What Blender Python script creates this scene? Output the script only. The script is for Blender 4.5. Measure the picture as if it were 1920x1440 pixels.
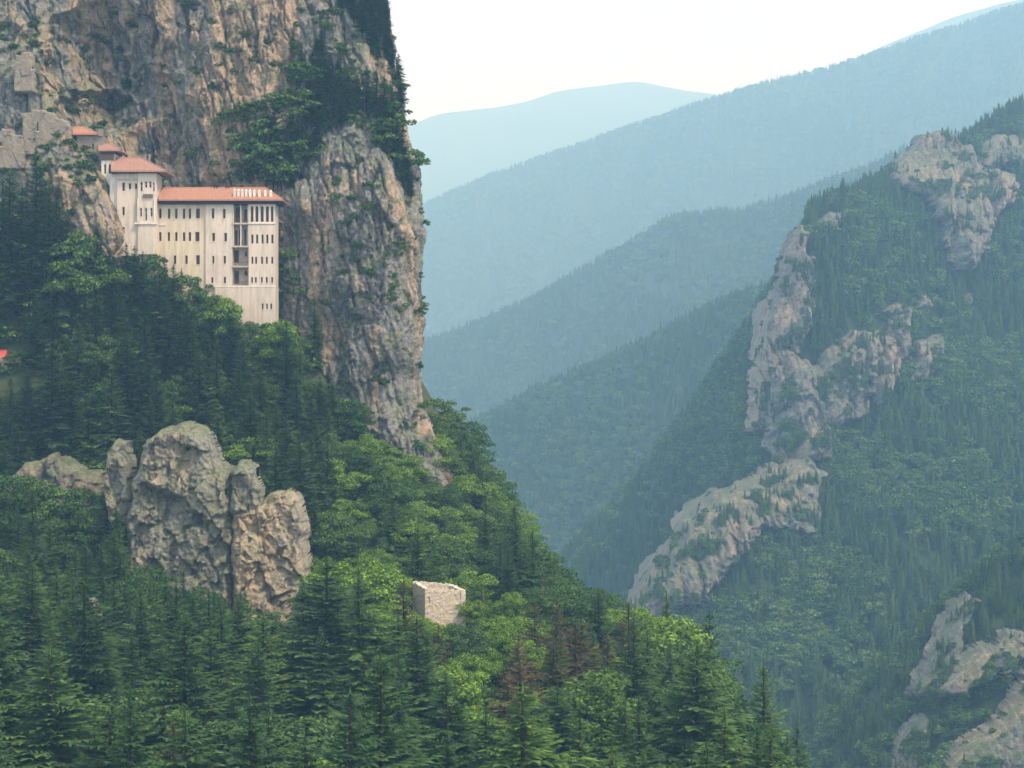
import bpy, bmesh, math, random
import numpy as np
from mathutils import Vector, Quaternion
random.seed(7)
RNG = np.random.default_rng(11)
sc = bpy.context.scene
for o in list(bpy.data.objects):
    bpy.data.objects.remove(o)
COL = sc.collection

# ------------------------------------------------------------------ camera, sky, sun, exposure
FPX = 3045.0                      # focal length in pixels of the 1920 wide photograph
cam_d = bpy.data.cameras.new('camera')
cam_d.sensor_width = 36.0
cam_d.lens = 36.0 * FPX / 1920.0
cam_d.clip_start = 1.0
cam_d.clip_end = 30000.0
cam = bpy.data.objects.new('camera', cam_d)
COL.objects.link(cam)
cam.location = (0, 0, 0)
cam.rotation_euler = (math.radians(90), 0, 0)
sc.camera = cam

SUN_EL, SUN_AZ = math.radians(52), math.radians(128)      # azimuth clockwise from +Y
world = bpy.data.worlds.new('World')
sc.world = world
world.use_nodes = True
wn = world.node_tree.nodes
wl = world.node_tree.links
wn.clear()
w_out = wn.new('ShaderNodeOutputWorld')
w_bg = wn.new('ShaderNodeBackground')
w_bg.inputs['Strength'].default_value = 0.10
w_sky = wn.new('ShaderNodeTexSky')
w_sky.sky_type = 'NISHITA'
w_sky.sun_disc = False
w_sky.sun_elevation = SUN_EL
w_sky.sun_rotation = SUN_AZ
w_sky.dust_density = 4.0
w_sky.air_density = 1.0
w_tc = wn.new('ShaderNodeTexCoord')
w_map = wn.new('ShaderNodeMapping')
w_map.inputs['Scale'].default_value = (1.5, 1.5, 5.0)
w_noise = wn.new('ShaderNodeTexNoise')
w_noise.inputs['Scale'].default_value = 2.2
w_noise.inputs['Detail'].default_value = 5
w_ramp = wn.new('ShaderNodeMapRange')
w_ramp.inputs['From Min'].default_value = 0.3
w_ramp.inputs['From Max'].default_value = 0.7
w_ramp.inputs['To Min'].default_value = 0.55
w_ramp.inputs['To Max'].default_value = 0.85
w_mix = wn.new('ShaderNodeMix')
w_mix.data_type = 'RGBA'
w_mix.inputs[7].default_value = (8.0, 9.1, 10.5, 1)          # thin high cloud veil over the blue
wl.new(w_tc.outputs['Generated'], w_map.inputs['Vector'])
wl.new(w_map.outputs['Vector'], w_noise.inputs['Vector'])
wl.new(w_noise.outputs['Fac'], w_ramp.inputs['Value'])
wl.new(w_ramp.outputs['Result'], w_mix.inputs[0])
wl.new(w_sky.outputs['Color'], w_mix.inputs[6])
wl.new(w_mix.outputs[2], w_bg.inputs['Color'])
wl.new(w_bg.outputs['Background'], w_out.inputs['Surface'])

sun_d = bpy.data.lights.new('sun', 'SUN')
sun_d.energy = 2.4
sun_d.angle = math.radians(8)
sun_d.color = (1.0, 0.93, 0.82)
sun = bpy.data.objects.new('sun', sun_d)
COL.objects.link(sun)
sd = Vector((math.sin(SUN_AZ) * math.cos(SUN_EL), math.cos(SUN_AZ) * math.cos(SUN_EL), math.sin(SUN_EL)))
sun.rotation_euler = (-sd).to_track_quat('-Z', 'Y').to_euler()

sc.view_settings.view_transform = 'Standard'
sc.view_settings.look = 'None'
sc.view_settings.gamma = 1.0
sc.view_settings.use_curve_mapping = False
sc.view_settings.exposure = 0.78
sc.render.engine = 'CYCLES'
sc.cycles.use_denoising = True
sc.cycles.max_bounces = 3
sc.cycles.diffuse_bounces = 2
sc.cycles.glossy_bounces = 1
sc.cycles.transmission_bounces = 2
sc.cycles.volume_bounces = 2
sc.cycles.adaptive_threshold = 0.02
sc.cycles.transparent_max_bounces = 8

HAZE_DENSITY = 2.3e-4
HAZE_COLOR = (0.36, 0.665, 1.0)

# ------------------------------------------------------------------ helpers
def P(u, v, D):
    """photograph pixel (1920 x 1440) at depth D metres -> point in the place"""
    return Vector(((u - 960.0) / FPX * D, D, (720.0 - v) / FPX * D))

def UV(p):
    return 960.0 + p[0] / p[1] * FPX, 720.0 - p[2] / p[1] * FPX

def mesh_np(name, verts, faces, smooth=False):
    me = bpy.data.meshes.new(name)
    verts = np.asarray(verts, dtype=np.float32)
    faces = np.asarray(faces, dtype=np.int32)
    n = faces.shape[1]
    me.vertices.add(len(verts))
    me.vertices.foreach_set('co', verts.ravel())
    me.loops.add(faces.size)
    me.loops.foreach_set('vertex_index', faces.ravel())
    me.polygons.add(len(faces))
    me.polygons.foreach_set('loop_start', np.arange(0, faces.size, n, dtype=np.int32))
    me.polygons.foreach_set('loop_total', np.full(len(faces), n, dtype=np.int32))
    if smooth:
        me.polygons.foreach_set('use_smooth', np.ones(len(faces), dtype=bool))
    me.update(calc_edges=True)
    return me

def link(name, me, mat=None, parent=None):
    o = bpy.data.objects.new(name, me)
    COL.objects.link(o)
    if mat is not None and len(me.materials) == 0:
        me.materials.append(mat)
    if parent is not None:
        o.parent = parent
        o.matrix_parent_inverse = parent.matrix_basis.inverted()
    return o

def tag(o, label=None, cat=None, group=None, kind=None):
    if label: o['label'] = label
    if cat: o['category'] = cat
    if group: o['group'] = group
    if kind: o['kind'] = kind
    return o

def empty(name, loc=(0, 0, 0)):
    o = bpy.data.objects.new(name, None)
    COL.objects.link(o)
    o.location = loc
    return o

class MB:
    """collects boxes and polygons in world space; build() links them as one mesh object"""
    def __init__(s):
        s.v = []; s.f = []
    def box(s, x0, x1, y0, y1, z0, z1):
        b = len(s.v)
        s.v += [(x0, y0, z0), (x1, y0, z0), (x1, y1, z0), (x0, y1, z0), (x0, y0, z1), (x1, y0, z1), (x1, y1, z1), (x0, y1, z1)]
        s.f += [(b, b+3, b+2, b+1), (b+4, b+5, b+6, b+7), (b, b+1, b+5, b+4), (b+1, b+2, b+6, b+5), (b+2, b+3, b+7, b+6), (b+3, b, b+4, b+7)]
        return s
    def poly(s, pts):
        b = len(s.v)
        s.v += [tuple(p) for p in pts]
        s.f.append(tuple(range(b, b + len(pts))))
        return s
    def tube(s, p, q, r0, r1, n=6):
        p = Vector(p); q = Vector(q)
        d = (q - p).normalized()
        a = d.orthogonal().normalized(); c = d.cross(a)
        b = len(s.v)
        for pt, r in ((p, r0), (q, r1)):
            for k in range(n):
                t = 2 * math.pi * k / n
                s.v.append(tuple(pt + (a * math.cos(t) + c * math.sin(t)) * r))
        for k in range(n):
            k2 = (k + 1) % n
            s.f.append((b + k, b + k2, b + n + k2, b + n + k))
        s.f.append(tuple(b + n + k for k in range(n)))
        return s
    def mesh(s, name):
        me = bpy.data.meshes.new(name)
        me.from_pydata(s.v, [], s.f)
        me.update()
        return me
    def build(s, name, mat, parent=None):
        return link(name, s.mesh(name), mat, parent)

# vectorised noise --------------------------------------------------
def _h(ix, iy, iz, seed):
    h = (ix.astype(np.int64) * 374761393 + iy.astype(np.int64) * 668265263 + iz.astype(np.int64) * 2147483647 + seed * 1274126177) & 0xffffffff
    h = ((h ^ (h >> 13)) * 1274126177) & 0xffffffff
    h = ((h ^ (h >> 16)) * 2246822519) & 0xffffffff
    return h ^ (h >> 15)
_G = np.array([[1,1,0],[-1,1,0],[1,-1,0],[-1,-1,0],[1,0,1],[-1,0,1],[1,0,-1],[-1,0,-1],[0,1,1],[0,-1,1],[0,1,-1],[0,-1,-1]], dtype=np.float64)
def perlin(p, seed=0):
    i = np.floor(p).astype(np.int64); f = p - i
    w = f * f * f * (f * (f * 6 - 15) + 10)
    r = 0
    for dx in (0, 1):
        for dy in (0, 1):
            for dz in (0, 1):
                g = _G[_h(i[:, 0] + dx, i[:, 1] + dy, i[:, 2] + dz, seed) % 12]
                d = (g * (f - np.array([dx, dy, dz]))).sum(1)
                r = r + d * (w[:, 0] if dx else 1 - w[:, 0]) * (w[:, 1] if dy else 1 - w[:, 1]) * (w[:, 2] if dz else 1 - w[:, 2])
    return r
def fbm(p, seed=0, oct=4, gain=0.5):
    a, s, r = 1.0, 1.0, 0
    for k in range(oct):
        r = r + a * perlin(p * s + 17.3 * k, seed + k); a *= gain; s *= 2.03
    return r
def ridged(p, seed=0, oct=4):
    a, s, r = 1.0, 1.0, 0
    for k in range(oct):
        r = r + a * (1 - 2.2 * np.abs(perlin(p * s + 9.1 * k, seed + k))); a *= 0.5; s *= 2.1
    return r / 1.9
def worley(p, seed=0):
    i = np.floor(p).astype(np.int64)
    n = len(p)
    f1 = np.full(n, 9.0); f2 = np.full(n, 9.0); cid = np.zeros(n)
    for dx in (-1, 0, 1):
        for dy in (-1, 0, 1):
            for dz in (-1, 0, 1):
                c = i + np.array([dx, dy, dz])
                h = _h(c[:, 0], c[:, 1], c[:, 2], seed)
                q = c + np.stack([(h & 1023) / 1023.0, ((h >> 10) & 1023) / 1023.0, ((h >> 20) & 1023) / 1023.0], 1)
                d = np.sqrt(((p - q) ** 2).sum(1))
                closer = d < f1
                f2 = np.where(closer, f1, np.minimum(f2, d))
                cid = np.where(closer, (_h(c[:, 0], c[:, 1], c[:, 2], seed + 77) & 65535) / 65535.0, cid)
                f1 = np.where(closer, d, f1)
    return f1, f2, cid

def facets(p, seed):
    """blocky cells with straight joints: returns a tilted facet height per cell (about -1..1) and a joint mask"""
    i = np.floor(p).astype(np.int64)
    n = len(p)
    f1 = np.full(n, 9.0); f2 = np.full(n, 9.0); hh = np.zeros(n, np.int64); rel = np.zeros((n, 3))
    for dx in (-1, 0, 1):
        for dy in (-1, 0, 1):
            for dz in (-1, 0, 1):
                c = i + np.array([dx, dy, dz])
                h = _h(c[:, 0], c[:, 1], c[:, 2], seed)
                q = c + np.stack([(h & 1023) / 1023.0, ((h >> 10) & 1023) / 1023.0, ((h >> 20) & 1023) / 1023.0], 1)
                e = p - q
                ae = np.abs(e)
                d = 0.55 * ae.max(1) + 0.45 * ae.sum(1)
                cl = d < f1
                f2 = np.where(cl, f1, np.minimum(f2, d))
                hh = np.where(cl, _h(c[:, 0], c[:, 1], c[:, 2], seed + 77), hh)
                rel = np.where(cl[:, None], e, rel)
                f1 = np.where(cl, d, f1)
    off = (hh & 1023) / 1023.0 * 2 - 1
    tx = ((hh >> 10) & 1023) / 1023.0 * 2 - 1; tz = ((hh >> 20) & 1023) / 1023.0 * 2 - 1
    return off * 0.6 + rel[:, 0] * tx * 1.1 + rel[:, 2] * tz * 0.8, np.exp(-(f2 - f1) / 0.035)

def block_relief(p, scale, seed):
    """massive rock: big angular blocks, few joints, fine fracture"""
    q = p / scale
    q = q + np.stack([0.10 * q[:, 2], 0 * q[:, 2], -0.12 * q[:, 0]], 1) + 0.35 * np.stack([perlin(q / 3.0, seed + 50), 0 * q[:, 0], perlin(q / 3.0 + 63, seed + 52)], 1)
    d = 1.3 * fbm(q / np.array([10., 10., 14.]), seed, 2)
    a, j = facets(q / np.array([5.5, 6.5, 7.5]), seed + 9)
    d += 2.3 * a - 0.6 * j
    a, j = facets(q / np.array([2.3, 2.8, 2.6]), seed + 19)
    d += 1.05 * a - 0.15 * j
    a, j = facets(q / np.array([0.9, 1.1, 0.9]), seed + 29)
    d += 0.30 * a - 0.10 * j
    d += 0.25 * fbm(q / 0.8, seed + 40, 2)
    return d * scale

def rock_relief(p, scale=1.0, seed=0):
    """metres of relief towards the viewer for points p (n,3): buttresses, joints, angular blocks, ledges"""
    q = p / scale
    warp = np.stack([perlin(q / 7.0, seed + 50), perlin(q / 7.0 + 31, seed + 51), perlin(q / 7.0 + 63, seed + 52)], 1)
    q = q + warp * 1.2 + np.stack([0.18 * q[:, 2], 0 * q[:, 2], -0.14 * q[:, 0]], 1)
    d = 2.4 * fbm(q / np.array([22., 22., 40.]), seed, 3)
    d += 1.5 * ridged(q / np.array([8., 8., 34.]), seed + 5, 2)
    mask = np.clip(0.5 + 1.8 * perlin(q / 12.0, seed + 60), 0.1, 1.0)
    a, j = facets(q / np.array([4.6, 7.0, 11.0]), seed + 9)
    d += 1.9 * a * mask - 1.1 * j * mask
    a, j = facets(q / np.array([2.0, 3.0, 4.2]), seed + 19)
    d += 0.85 * a - 0.55 * j * mask
    a, j = facets(q / np.array([0.8, 1.2, 1.2]), seed + 29)
    d += 0.26 * a
    # long vertical cracks
    for k_, (w_, l_, amp) in enumerate(((6.0, 60.0, 2.0), (3.2, 30.0, 0.9))):
        cr = np.abs(perlin(np.column_stack([q[:, 0] / w_, q[:, 1] / (2 * w_), q[:, 2] / l_]), seed + 80 + k_))
        d -= amp * np.exp(-cr / 0.035)
    # ledges: each bed swells outwards and is cut back below
    ph = q[:, 2] / 6.5 + 0.9 * perlin(q / np.array([14., 14., 30.]), seed + 70) + 0.15 * q[:, 0] / 6.5
    saw = 1 - (ph - np.floor(ph))
    d += 1.1 * (0.5 - saw) * np.clip(perlin(q / np.array([9., 9., 16.]), seed + 75) * 3 + .35, 0, 1)
    ph = q[:, 2] / 1.9 + 0.7 * perlin(q / 6.0, seed + 71)
    d += 0.14 * ((ph - np.floor(ph)) - .5) * np.clip(perlin(q / 5.0, seed + 76) * 3 + .2, 0, 1)
    d += 0.22 * fbm(q / 0.8, seed + 40, 2)
    return d * scale

def tps_fit(xy, z, reg=0.5):
    n = len(xy)
    s = 60.0
    a = np.asarray(xy, float) / s
    r = np.sqrt(((a[:, None] - a[None]) ** 2).sum(2))
    K = np.where(r > 0, r * r * np.log(r + 1e-12), 0) + np.eye(n) * reg * 0.01
    Pm = np.hstack([np.ones((n, 1)), a])
    A = np.zeros((n + 3, n + 3)); A[:n, :n] = K; A[:n, n:] = Pm; A[n:, :n] = Pm.T
    w = np.linalg.solve(A, np.concatenate([np.asarray(z, float), np.zeros(3)]))
    def ev(q):
        q = np.asarray(q, float) / s
        out = np.zeros(len(q))
        for k in range(0, len(q), 20000):
            b = q[k:k + 20000]
            r = np.sqrt(((b[:, None] - a[None]) ** 2).sum(2))
            out[k:k + 20000] = np.where(r > 0, r * r * np.log(r + 1e-12), 0) @ w[:n] + w[n] + b @ w[n + 1:]
        return out
    return ev

def grid_faces(nr, nc):
    i = np.arange(nr * nc).reshape(nr, nc)
    return np.stack([i[:-1, :-1], i[:-1, 1:], i[1:, 1:], i[1:, :-1]], -1).reshape(-1, 4)

def in_poly(u, v, poly):
    u = np.asarray(u, float); v = np.asarray(v, float)
    c = np.zeros(u.shape, bool)
    n = len(poly)
    for i in range(n):
        x0, y0 = poly[i]; x1, y1 = poly[(i + 1) % n]
        if y0 == y1: continue
        t = ((y0 > v) != (y1 > v)) & (u < (x1 - x0) * (v - y0) / (y1 - y0) + x0)
        c ^= t
    return c

# ------------------------------------------------------------------ materials
def new_mat(name):
    m = bpy.data.materials.new(name)
    m.use_nodes = True
    nt = m.node_tree
    nt.nodes.clear()
    out = nt.nodes.new('ShaderNodeOutputMaterial')
    return m, nt, out

class NB:
    """tiny node builder"""
    def __init__(s, nt): s.nt = nt
    def n(s, t, **kw):
        x = s.nt.nodes.new(t)
        for k, v in kw.items():
            if k in x.inputs: x.inputs[k].default_value = v
            else: setattr(x, k, v)
        return x
    def l(s, a, b): s.nt.links.new(a, b)
    def coords(s, scale=(1, 1, 1)):
        tc = s.n('ShaderNodeTexCoord'); mp = s.n('ShaderNodeMapping')
        mp.inputs['Scale'].default_value = scale
        s.l(tc.outputs['Object'], mp.inputs['Vector'])
        return mp.outputs['Vector']
    def noise(s, vec, scale, detail=5, rough=0.55, dist=0.0):
        x = s.n('ShaderNodeTexNoise')
        x.inputs['Scale'].default_value = scale; x.inputs['Detail'].default_value = detail
        x.inputs['Roughness'].default_value = rough; x.inputs['Distortion'].default_value = dist
        s.l(vec, x.inputs['Vector'])
        return x.outputs['Fac']
    def rng(s, val, a, b, c=0.0, d=1.0):
        x = s.n('ShaderNodeMapRange')
        x.inputs['From Min'].default_value = a; x.inputs['From Max'].default_value = b
        x.inputs['To Min'].default_value = c; x.inputs['To Max'].default_value = d
        s.l(val, x.inputs['Value'])
        return x.outputs['Result']
    def mix(s, fac, a, b, mode='MIX'):
        x = s.n('ShaderNodeMix'); x.data_type = 'RGBA'; x.blend_type = mode
        for sock, val in ((x.inputs[0], fac), (x.inputs[6], a), (x.inputs[7], b)):
            if isinstance(val, (int, float)): sock.default_value = val
            elif isinstance(val, tuple): sock.default_value = (*val, 1)
            else: s.l(val, sock)
        return x.outputs[2]
    def mul(s, a, b):
        x = s.n('ShaderNodeMath'); x.operation = 'MULTIPLY'
        s.l(a, x.inputs[0])
        if isinstance(b, (int, float)): x.inputs[1].default_value = b
        else: s.l(b, x.inputs[1])
        return x.outputs[0]
    def bsdf(s, col, rough=0.85, bump=None, bstr=0.4, bdist=0.3, spec=0.25):
        b = s.n('ShaderNodeBsdfPrincipled')
        b.inputs['Roughness'].default_value = rough
        b.inputs['Specular IOR Level'].default_value = spec
        if isinstance(col, tuple): b.inputs['Base Color'].default_value = (*col, 1)
        else: s.l(col, b.inputs['Base Color'])
        if bump is not None:
            x = s.n('ShaderNodeBump'); x.inputs['Strength'].default_value = bstr; x.inputs['Distance'].default_value = bdist
            s.l(bump, x.inputs['Height']); s.l(x.outputs['Normal'], b.inputs['Normal'])
        return b.outputs['BSDF']

def rock_mat(name, grey=(0.13, 0.127, 0.125), pale=(0.29, 0.275, 0.25), tan=(0.34, 0.26, 0.185), dark=(0.045, 0.045, 0.05),
             lich=(0.19, 0.21, 0.11), f_tan=0.5, f_dark=0.5, f_lich=0.5, sc_=1.0):
    m, nt, out = new_mat(name); b = NB(nt)
    v = b.coords((1 / sc_, 1 / sc_, 1 / sc_)); vs = b.coords((1 / sc_, 1 / sc_, 0.28 / sc_)); vss = b.coords((1 / sc_, 1 / sc_, 0.10 / sc_))
    n1 = b.noise(v, 0.9, 8, 0.68, 0.4)
    c = b.mix(b.rng(n1, 0.36, 0.66), grey, pale)
    nt1 = b.noise(vss, 0.085, 6, 0.62, 0.6)
    lo = 0.62 - 0.22 * f_tan
    c = b.mix(b.mul(b.rng(nt1, lo, lo + 0.07), 0.85), c, b.mix(b.rng(b.noise(v, 0.6, 5), 0.35, 0.65), tan, (tan[0] * 1.15, tan[1] * 1.22, tan[2] * 1.32)))
    nl = b.noise(v, 0.32, 7, 0.7, 0.5)
    lo = 0.66 - 0.24 * f_lich
    c = b.mix(b.mul(b.rng(nl, lo, lo + 0.09), 0.75), c, lich)
    nd = b.noise(vs, 0.30, 6, 0.66, 0.5)
    lo = 0.68 - 0.22 * f_dark
    c = b.mix(b.mul(b.rng(nd, lo, lo + 0.10), 0.8), c, dark)
    c = b.mix(0.75, c, b.mix(b.rng(b.noise(v, 2.4, 6, 0.75), 0.32, 0.68), (0.4, 0.4, 0.4), (1.6, 1.6, 1.6)), 'MULTIPLY')
    ge = b.n('ShaderNodeNewGeometry'); sx = b.n('ShaderNodeSeparateXYZ'); b.l(ge.outputs['Normal'], sx.inputs[0])
    mo = b.mul(b.rng(sx.outputs[2], 0.45, 0.75), b.rng(b.noise(v, 0.5, 5, .7), 0.38, 0.58))
    c = b.mix(b.mul(mo, 0.85), c, (0.075, 0.105, 0.035))
    bump = b.noise(v, 1.6, 8, 0.7, 0.3)
    nt.links.new(b.bsdf(c, 0.9, bump, 0.7, 0.5 * sc_), out.inputs['Surface'])
    return m

def leaf_mat(name, cols, trans=0.25, var=0.5, spot=1.0):
    m, nt, out = new_mat(name); b = NB(nt)
    oi = b.n('ShaderNodeObjectInfo')
    ramp = b.n('ShaderNodeValToRGB')
    e = ramp.color_ramp.elements
    while len(e) < len(cols): e.new(0.5)
    for k, c in enumerate(cols):
        e[k].position = k / (len(cols) - 1) if len(cols) > 1 else 0
        e[k].color = (*c, 1)
    nt.links.new(oi.outputs['Random'], ramp.inputs['Fac'])
    v = b.coords((1, 1, 1))
    nz = b.noise(v, spot, 3, 0.6)
    c = b.mix(var, ramp.outputs['Color'], b.mix(b.rng(nz, 0.3, 0.7), (0.4, 0.45, 0.5), (1.6, 1.55, 1.35)), 'MULTIPLY')
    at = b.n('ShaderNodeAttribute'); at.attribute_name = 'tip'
    c = b.mix(1.0, c, b.mix(at.outputs['Fac'], (0.28, 0.32, 0.36), (2.0, 1.9, 1.6)), 'MULTIPLY')  # needle tips lightened as if lit, bases darkened as shaded; leaves vary randomly
    d = b.n('ShaderNodeBsdfDiffuse'); t = b.n('ShaderNodeBsdfTranslucent'); mx = b.n('ShaderNodeMixShader')
    mx.inputs[0].default_value = trans
    b.l(c, d.inputs['Color']); b.l(c, t.inputs['Color'])
    b.l(d.outputs[0], mx.inputs[1]); b.l(t.outputs[0], mx.inputs[2]); b.l(mx.outputs[0], out.inputs['Surface'])
    return m

def simple_mat(name, col, rough=0.8, var=0.3, scale=1.0, bstr=0.2, col2=None, stretch=(1, 1, 1), spec=0.2):
    m, nt, out = new_mat(name); b = NB(nt)
    v = b.coords(stretch)
    n = b.noise(v, scale, 6, 0.65)
    c2 = col2 or tuple(x * (1 - var) for x in col)
    c = b.mix(b.rng(n, 0.3, 0.7), c2, col)
    nt.links.new(b.bsdf(c, rough, n, bstr, 0.1, spec), out.inputs['Surface'])
    return m

M = {}
M['cliff'] = rock_mat('cliff_rock', grey=(0.105, 0.10, 0.095), pale=(0.27, 0.25, 0.22), tan=(0.36, 0.24, 0.145), f_tan=0.62, f_dark=0.78, f_lich=0.70, lich=(0.16, 0.17, 0.085))
M['crag'] = rock_mat('crag_rock', grey=(0.115, 0.11, 0.09), pale=(0.30, 0.285, 0.215), tan=(0.32, 0.24, 0.155), f_tan=0.40, f_dark=0.70, f_lich=0.80, lich=(0.185, 0.185, 0.10), sc_=0.7)
M['crag_tan'] = rock_mat('crag_tan_rock', grey=(0.20, 0.165, 0.12), pale=(0.33, 0.28, 0.20), tan=(0.38, 0.275, 0.16), f_tan=0.85, f_dark=0.45, f_lich=0.45)
M['crag_brown'] = rock_mat('brown_rock', grey=(0.13, 0.105, 0.08), pale=(0.24, 0.195, 0.145), tan=(0.30, 0.205, 0.125), f_tan=0.6, f_dark=0.7, f_lich=0.7)
M['far_rock'] = rock_mat('far_rock', grey=(0.092, 0.09, 0.086), pale=(0.21, 0.20, 0.185), tan=(0.255, 0.195, 0.145), f_tan=0.58, f_dark=0.40, f_lich=0.35, sc_=2.5)
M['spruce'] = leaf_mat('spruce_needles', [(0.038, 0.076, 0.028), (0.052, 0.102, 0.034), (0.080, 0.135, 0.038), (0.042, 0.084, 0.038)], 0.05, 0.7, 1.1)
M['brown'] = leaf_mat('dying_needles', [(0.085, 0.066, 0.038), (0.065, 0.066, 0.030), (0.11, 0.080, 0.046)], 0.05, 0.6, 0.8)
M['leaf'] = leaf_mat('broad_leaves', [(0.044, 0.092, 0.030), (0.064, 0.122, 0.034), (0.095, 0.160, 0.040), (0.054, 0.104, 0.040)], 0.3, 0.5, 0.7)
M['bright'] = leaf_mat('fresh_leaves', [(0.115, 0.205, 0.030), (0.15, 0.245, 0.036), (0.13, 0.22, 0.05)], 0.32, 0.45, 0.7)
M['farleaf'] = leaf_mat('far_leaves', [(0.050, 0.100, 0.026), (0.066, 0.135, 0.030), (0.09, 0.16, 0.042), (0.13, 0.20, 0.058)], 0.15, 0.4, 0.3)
M['bark'] = simple_mat('bark', (0.048, 0.040, 0.033), 0.95, 0.5, 2.0, 0.6)
M['deadwood'] = simple_mat('dead_wood', (0.26, 0.22, 0.18), 0.95, 0.5, 2.0, 0.6)
M['ground'] = simple_mat('forest_floor', (0.050, 0.075, 0.026), 1.0, 0.5, 0.25, 0.4, (0.050, 0.045, 0.026))
M['far_ground'] = simple_mat('far_forest_floor', (0.040, 0.068, 0.026), 1.0, 0.4, 0.03, 0.3, (0.030, 0.052, 0.024))
def plaster_mat(name, col, col2, stain):
    m, nt, out = new_mat(name); b = NB(nt)
    v = b.coords((1, 1, 1)); vs = b.coords((1.6, 1.6, 0.16))
    c = b.mix(b.rng(b.noise(v, 0.22, 5, .6), 0.35, 0.65), col, col2)
    c = b.mix(b.mul(b.rng(b.noise(vs, 0.8, 6, .7), 0.46, 0.68), 0.85), c, stain)          # runs of old rain water
    c = b.mix(b.mul(b.rng(b.noise(v, 0.9, 6, .7), 0.58, 0.70), 0.6), c, tuple(x * .72 for x in col2))   # patches where the coat has come off
    nt.links.new(b.bsdf(c, 0.92, b.noise(v, 2.5, 6, .7), 0.35, 0.12), out.inputs['Surface'])
    return m
M['plaster'] = plaster_mat('cream_plaster', (0.66, 0.545, 0.43), (0.58, 0.47, 0.36), (0.42, 0.34, 0.26))
M['plaster_yellow'] = plaster_mat('yellowed_plaster', (0.64, 0.52, 0.34), (0.60, 0.49, 0.37), (0.42, 0.33, 0.22))
M['plaster_white'] = plaster_mat('white_plaster', (0.76, 0.69, 0.59), (0.68, 0.60, 0.50), (0.45, 0.38, 0.30))
M['bare_stone'] = simple_mat('bare_masonry', (0.55, 0.45, 0.35), 0.95, 0.5, 1.4, 0.7, (0.33, 0.26, 0.19))
M['fort_stone'] = simple_mat('old_wall_stone', (0.46, 0.37, 0.27), 0.95, 0.4, 1.2, 0.8, (0.28, 0.23, 0.15))
M['tile'] = simple_mat('red_roof_tile', (0.50, 0.255, 0.17), 0.9, 0.3, 2.2, 0.4, (0.30, 0.155, 0.105))
M['tile_pink'] = simple_mat('faded_roof_tile', (0.44, 0.25, 0.19), 0.9, 0.3, 2.2, 0.4, (0.27, 0.15, 0.115))
M['soffit'] = simple_mat('dark_wood_eaves_shade', (0.055, 0.045, 0.045), 0.9, 0.4, 2, 0.2)  # dark tone carries the shadow under the roof overhang; also on rafters, pipes
M['wood'] = simple_mat('weathered_wood', (0.20, 0.13, 0.085), 0.85, 0.4, 3, 0.3)
M['glass'] = simple_mat('dark_window_glass', (0.03, 0.026, 0.024), 0.35, 0.3, 2, 0.0, spec=0.4)
M['frame'] = simple_mat('window_frame_wood', (0.17, 0.10, 0.065), 0.8, 0.3, 3, 0.1)
M['white_frame'] = simple_mat('white_window_frame', (0.78, 0.74, 0.68), 0.7, 0.1, 3, 0.1)

def stone_mat(name='rubble_masonry', k=1.0):
    m, nt, out = new_mat(name); b = NB(nt)
    v = b.coords((1, 1, 1.5))
    vo = b.n('ShaderNodeTexVoronoi'); vo.inputs['Scale'].default_value = 2.2
    b.l(v, vo.inputs['Vector'])
    ve = b.n('ShaderNodeTexVoronoi'); ve.feature = 'DISTANCE_TO_EDGE'; ve.inputs['Scale'].default_value = 2.2
    b.l(v, ve.inputs['Vector'])
    sep = b.n('ShaderNodeSeparateColor'); b.l(vo.outputs['Color'], sep.inputs[0])
    c = b.mix(sep.outputs[0], (0.42 * k, 0.34 * k, 0.26 * k), (0.62 * k, 0.52 * k, 0.42 * k))
    c = b.mix(b.rng(b.noise(v, 0.5, 5), 0.45, 0.7), c, (0.56 * k, 0.46 * k, 0.28 * k))
    c = b.mix(b.rng(ve.outputs['Distance'], 0.0, 0.05, 0.55, 0.0), c, (0.36 * k, 0.30 * k, 0.23 * k))
    nt.links.new(b.bsdf(c, 0.95, ve.outputs['Distance'], 0.6, 0.15), out.inputs['Surface'])
    return m
M['rubble'] = stone_mat(k=1.0)
M['fort_stone'] = stone_mat('old_wall_masonry', 0.46)

# ------------------------------------------------------------------ ground sheet and mountains
def terrain(name, mat, ev, x0, x1, y0, y1, step, namp, nscale, seed, keep=None):
    nx = int((x1 - x0) / step) + 1; ny = int((y1 - y0) / step) + 1
    gx, gy = np.meshgrid(np.linspace(x0, x1, nx), np.linspace(y0, y1, ny))
    q = np.stack([gx.ravel(), gy.ravel()], 1)
    z = ev(q)
    p3 = np.column_stack([q / nscale, np.full(len(q), 0.37)])
    z = z + namp * fbm(p3, seed, 4)
    me = mesh_np(name, np.column_stack([q, z]), grid_faces(ny, nx), True)
    o = link(name, me, mat)
    tag(o, kind='structure')
    def height(xy):
        xy = np.asarray(xy, float).reshape(-1, 2)
        return ev(xy) + namp * fbm(np.column_stack([xy / nscale, np.full(len(xy), 0.37)]), seed, 4)
    return o, height

g = MB().poly([(-4300, -100, -420), (4300, -100, -420), (4300, 14400, -420), (-4300, 14400, -420)])
tag(g.build('ground', M['far_ground']), kind='structure')

def ctrl(pts):
    a = [P(*p) for p in pts]
    return [(p.x, p.y) for p in a], [p.z for p in a]

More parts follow.
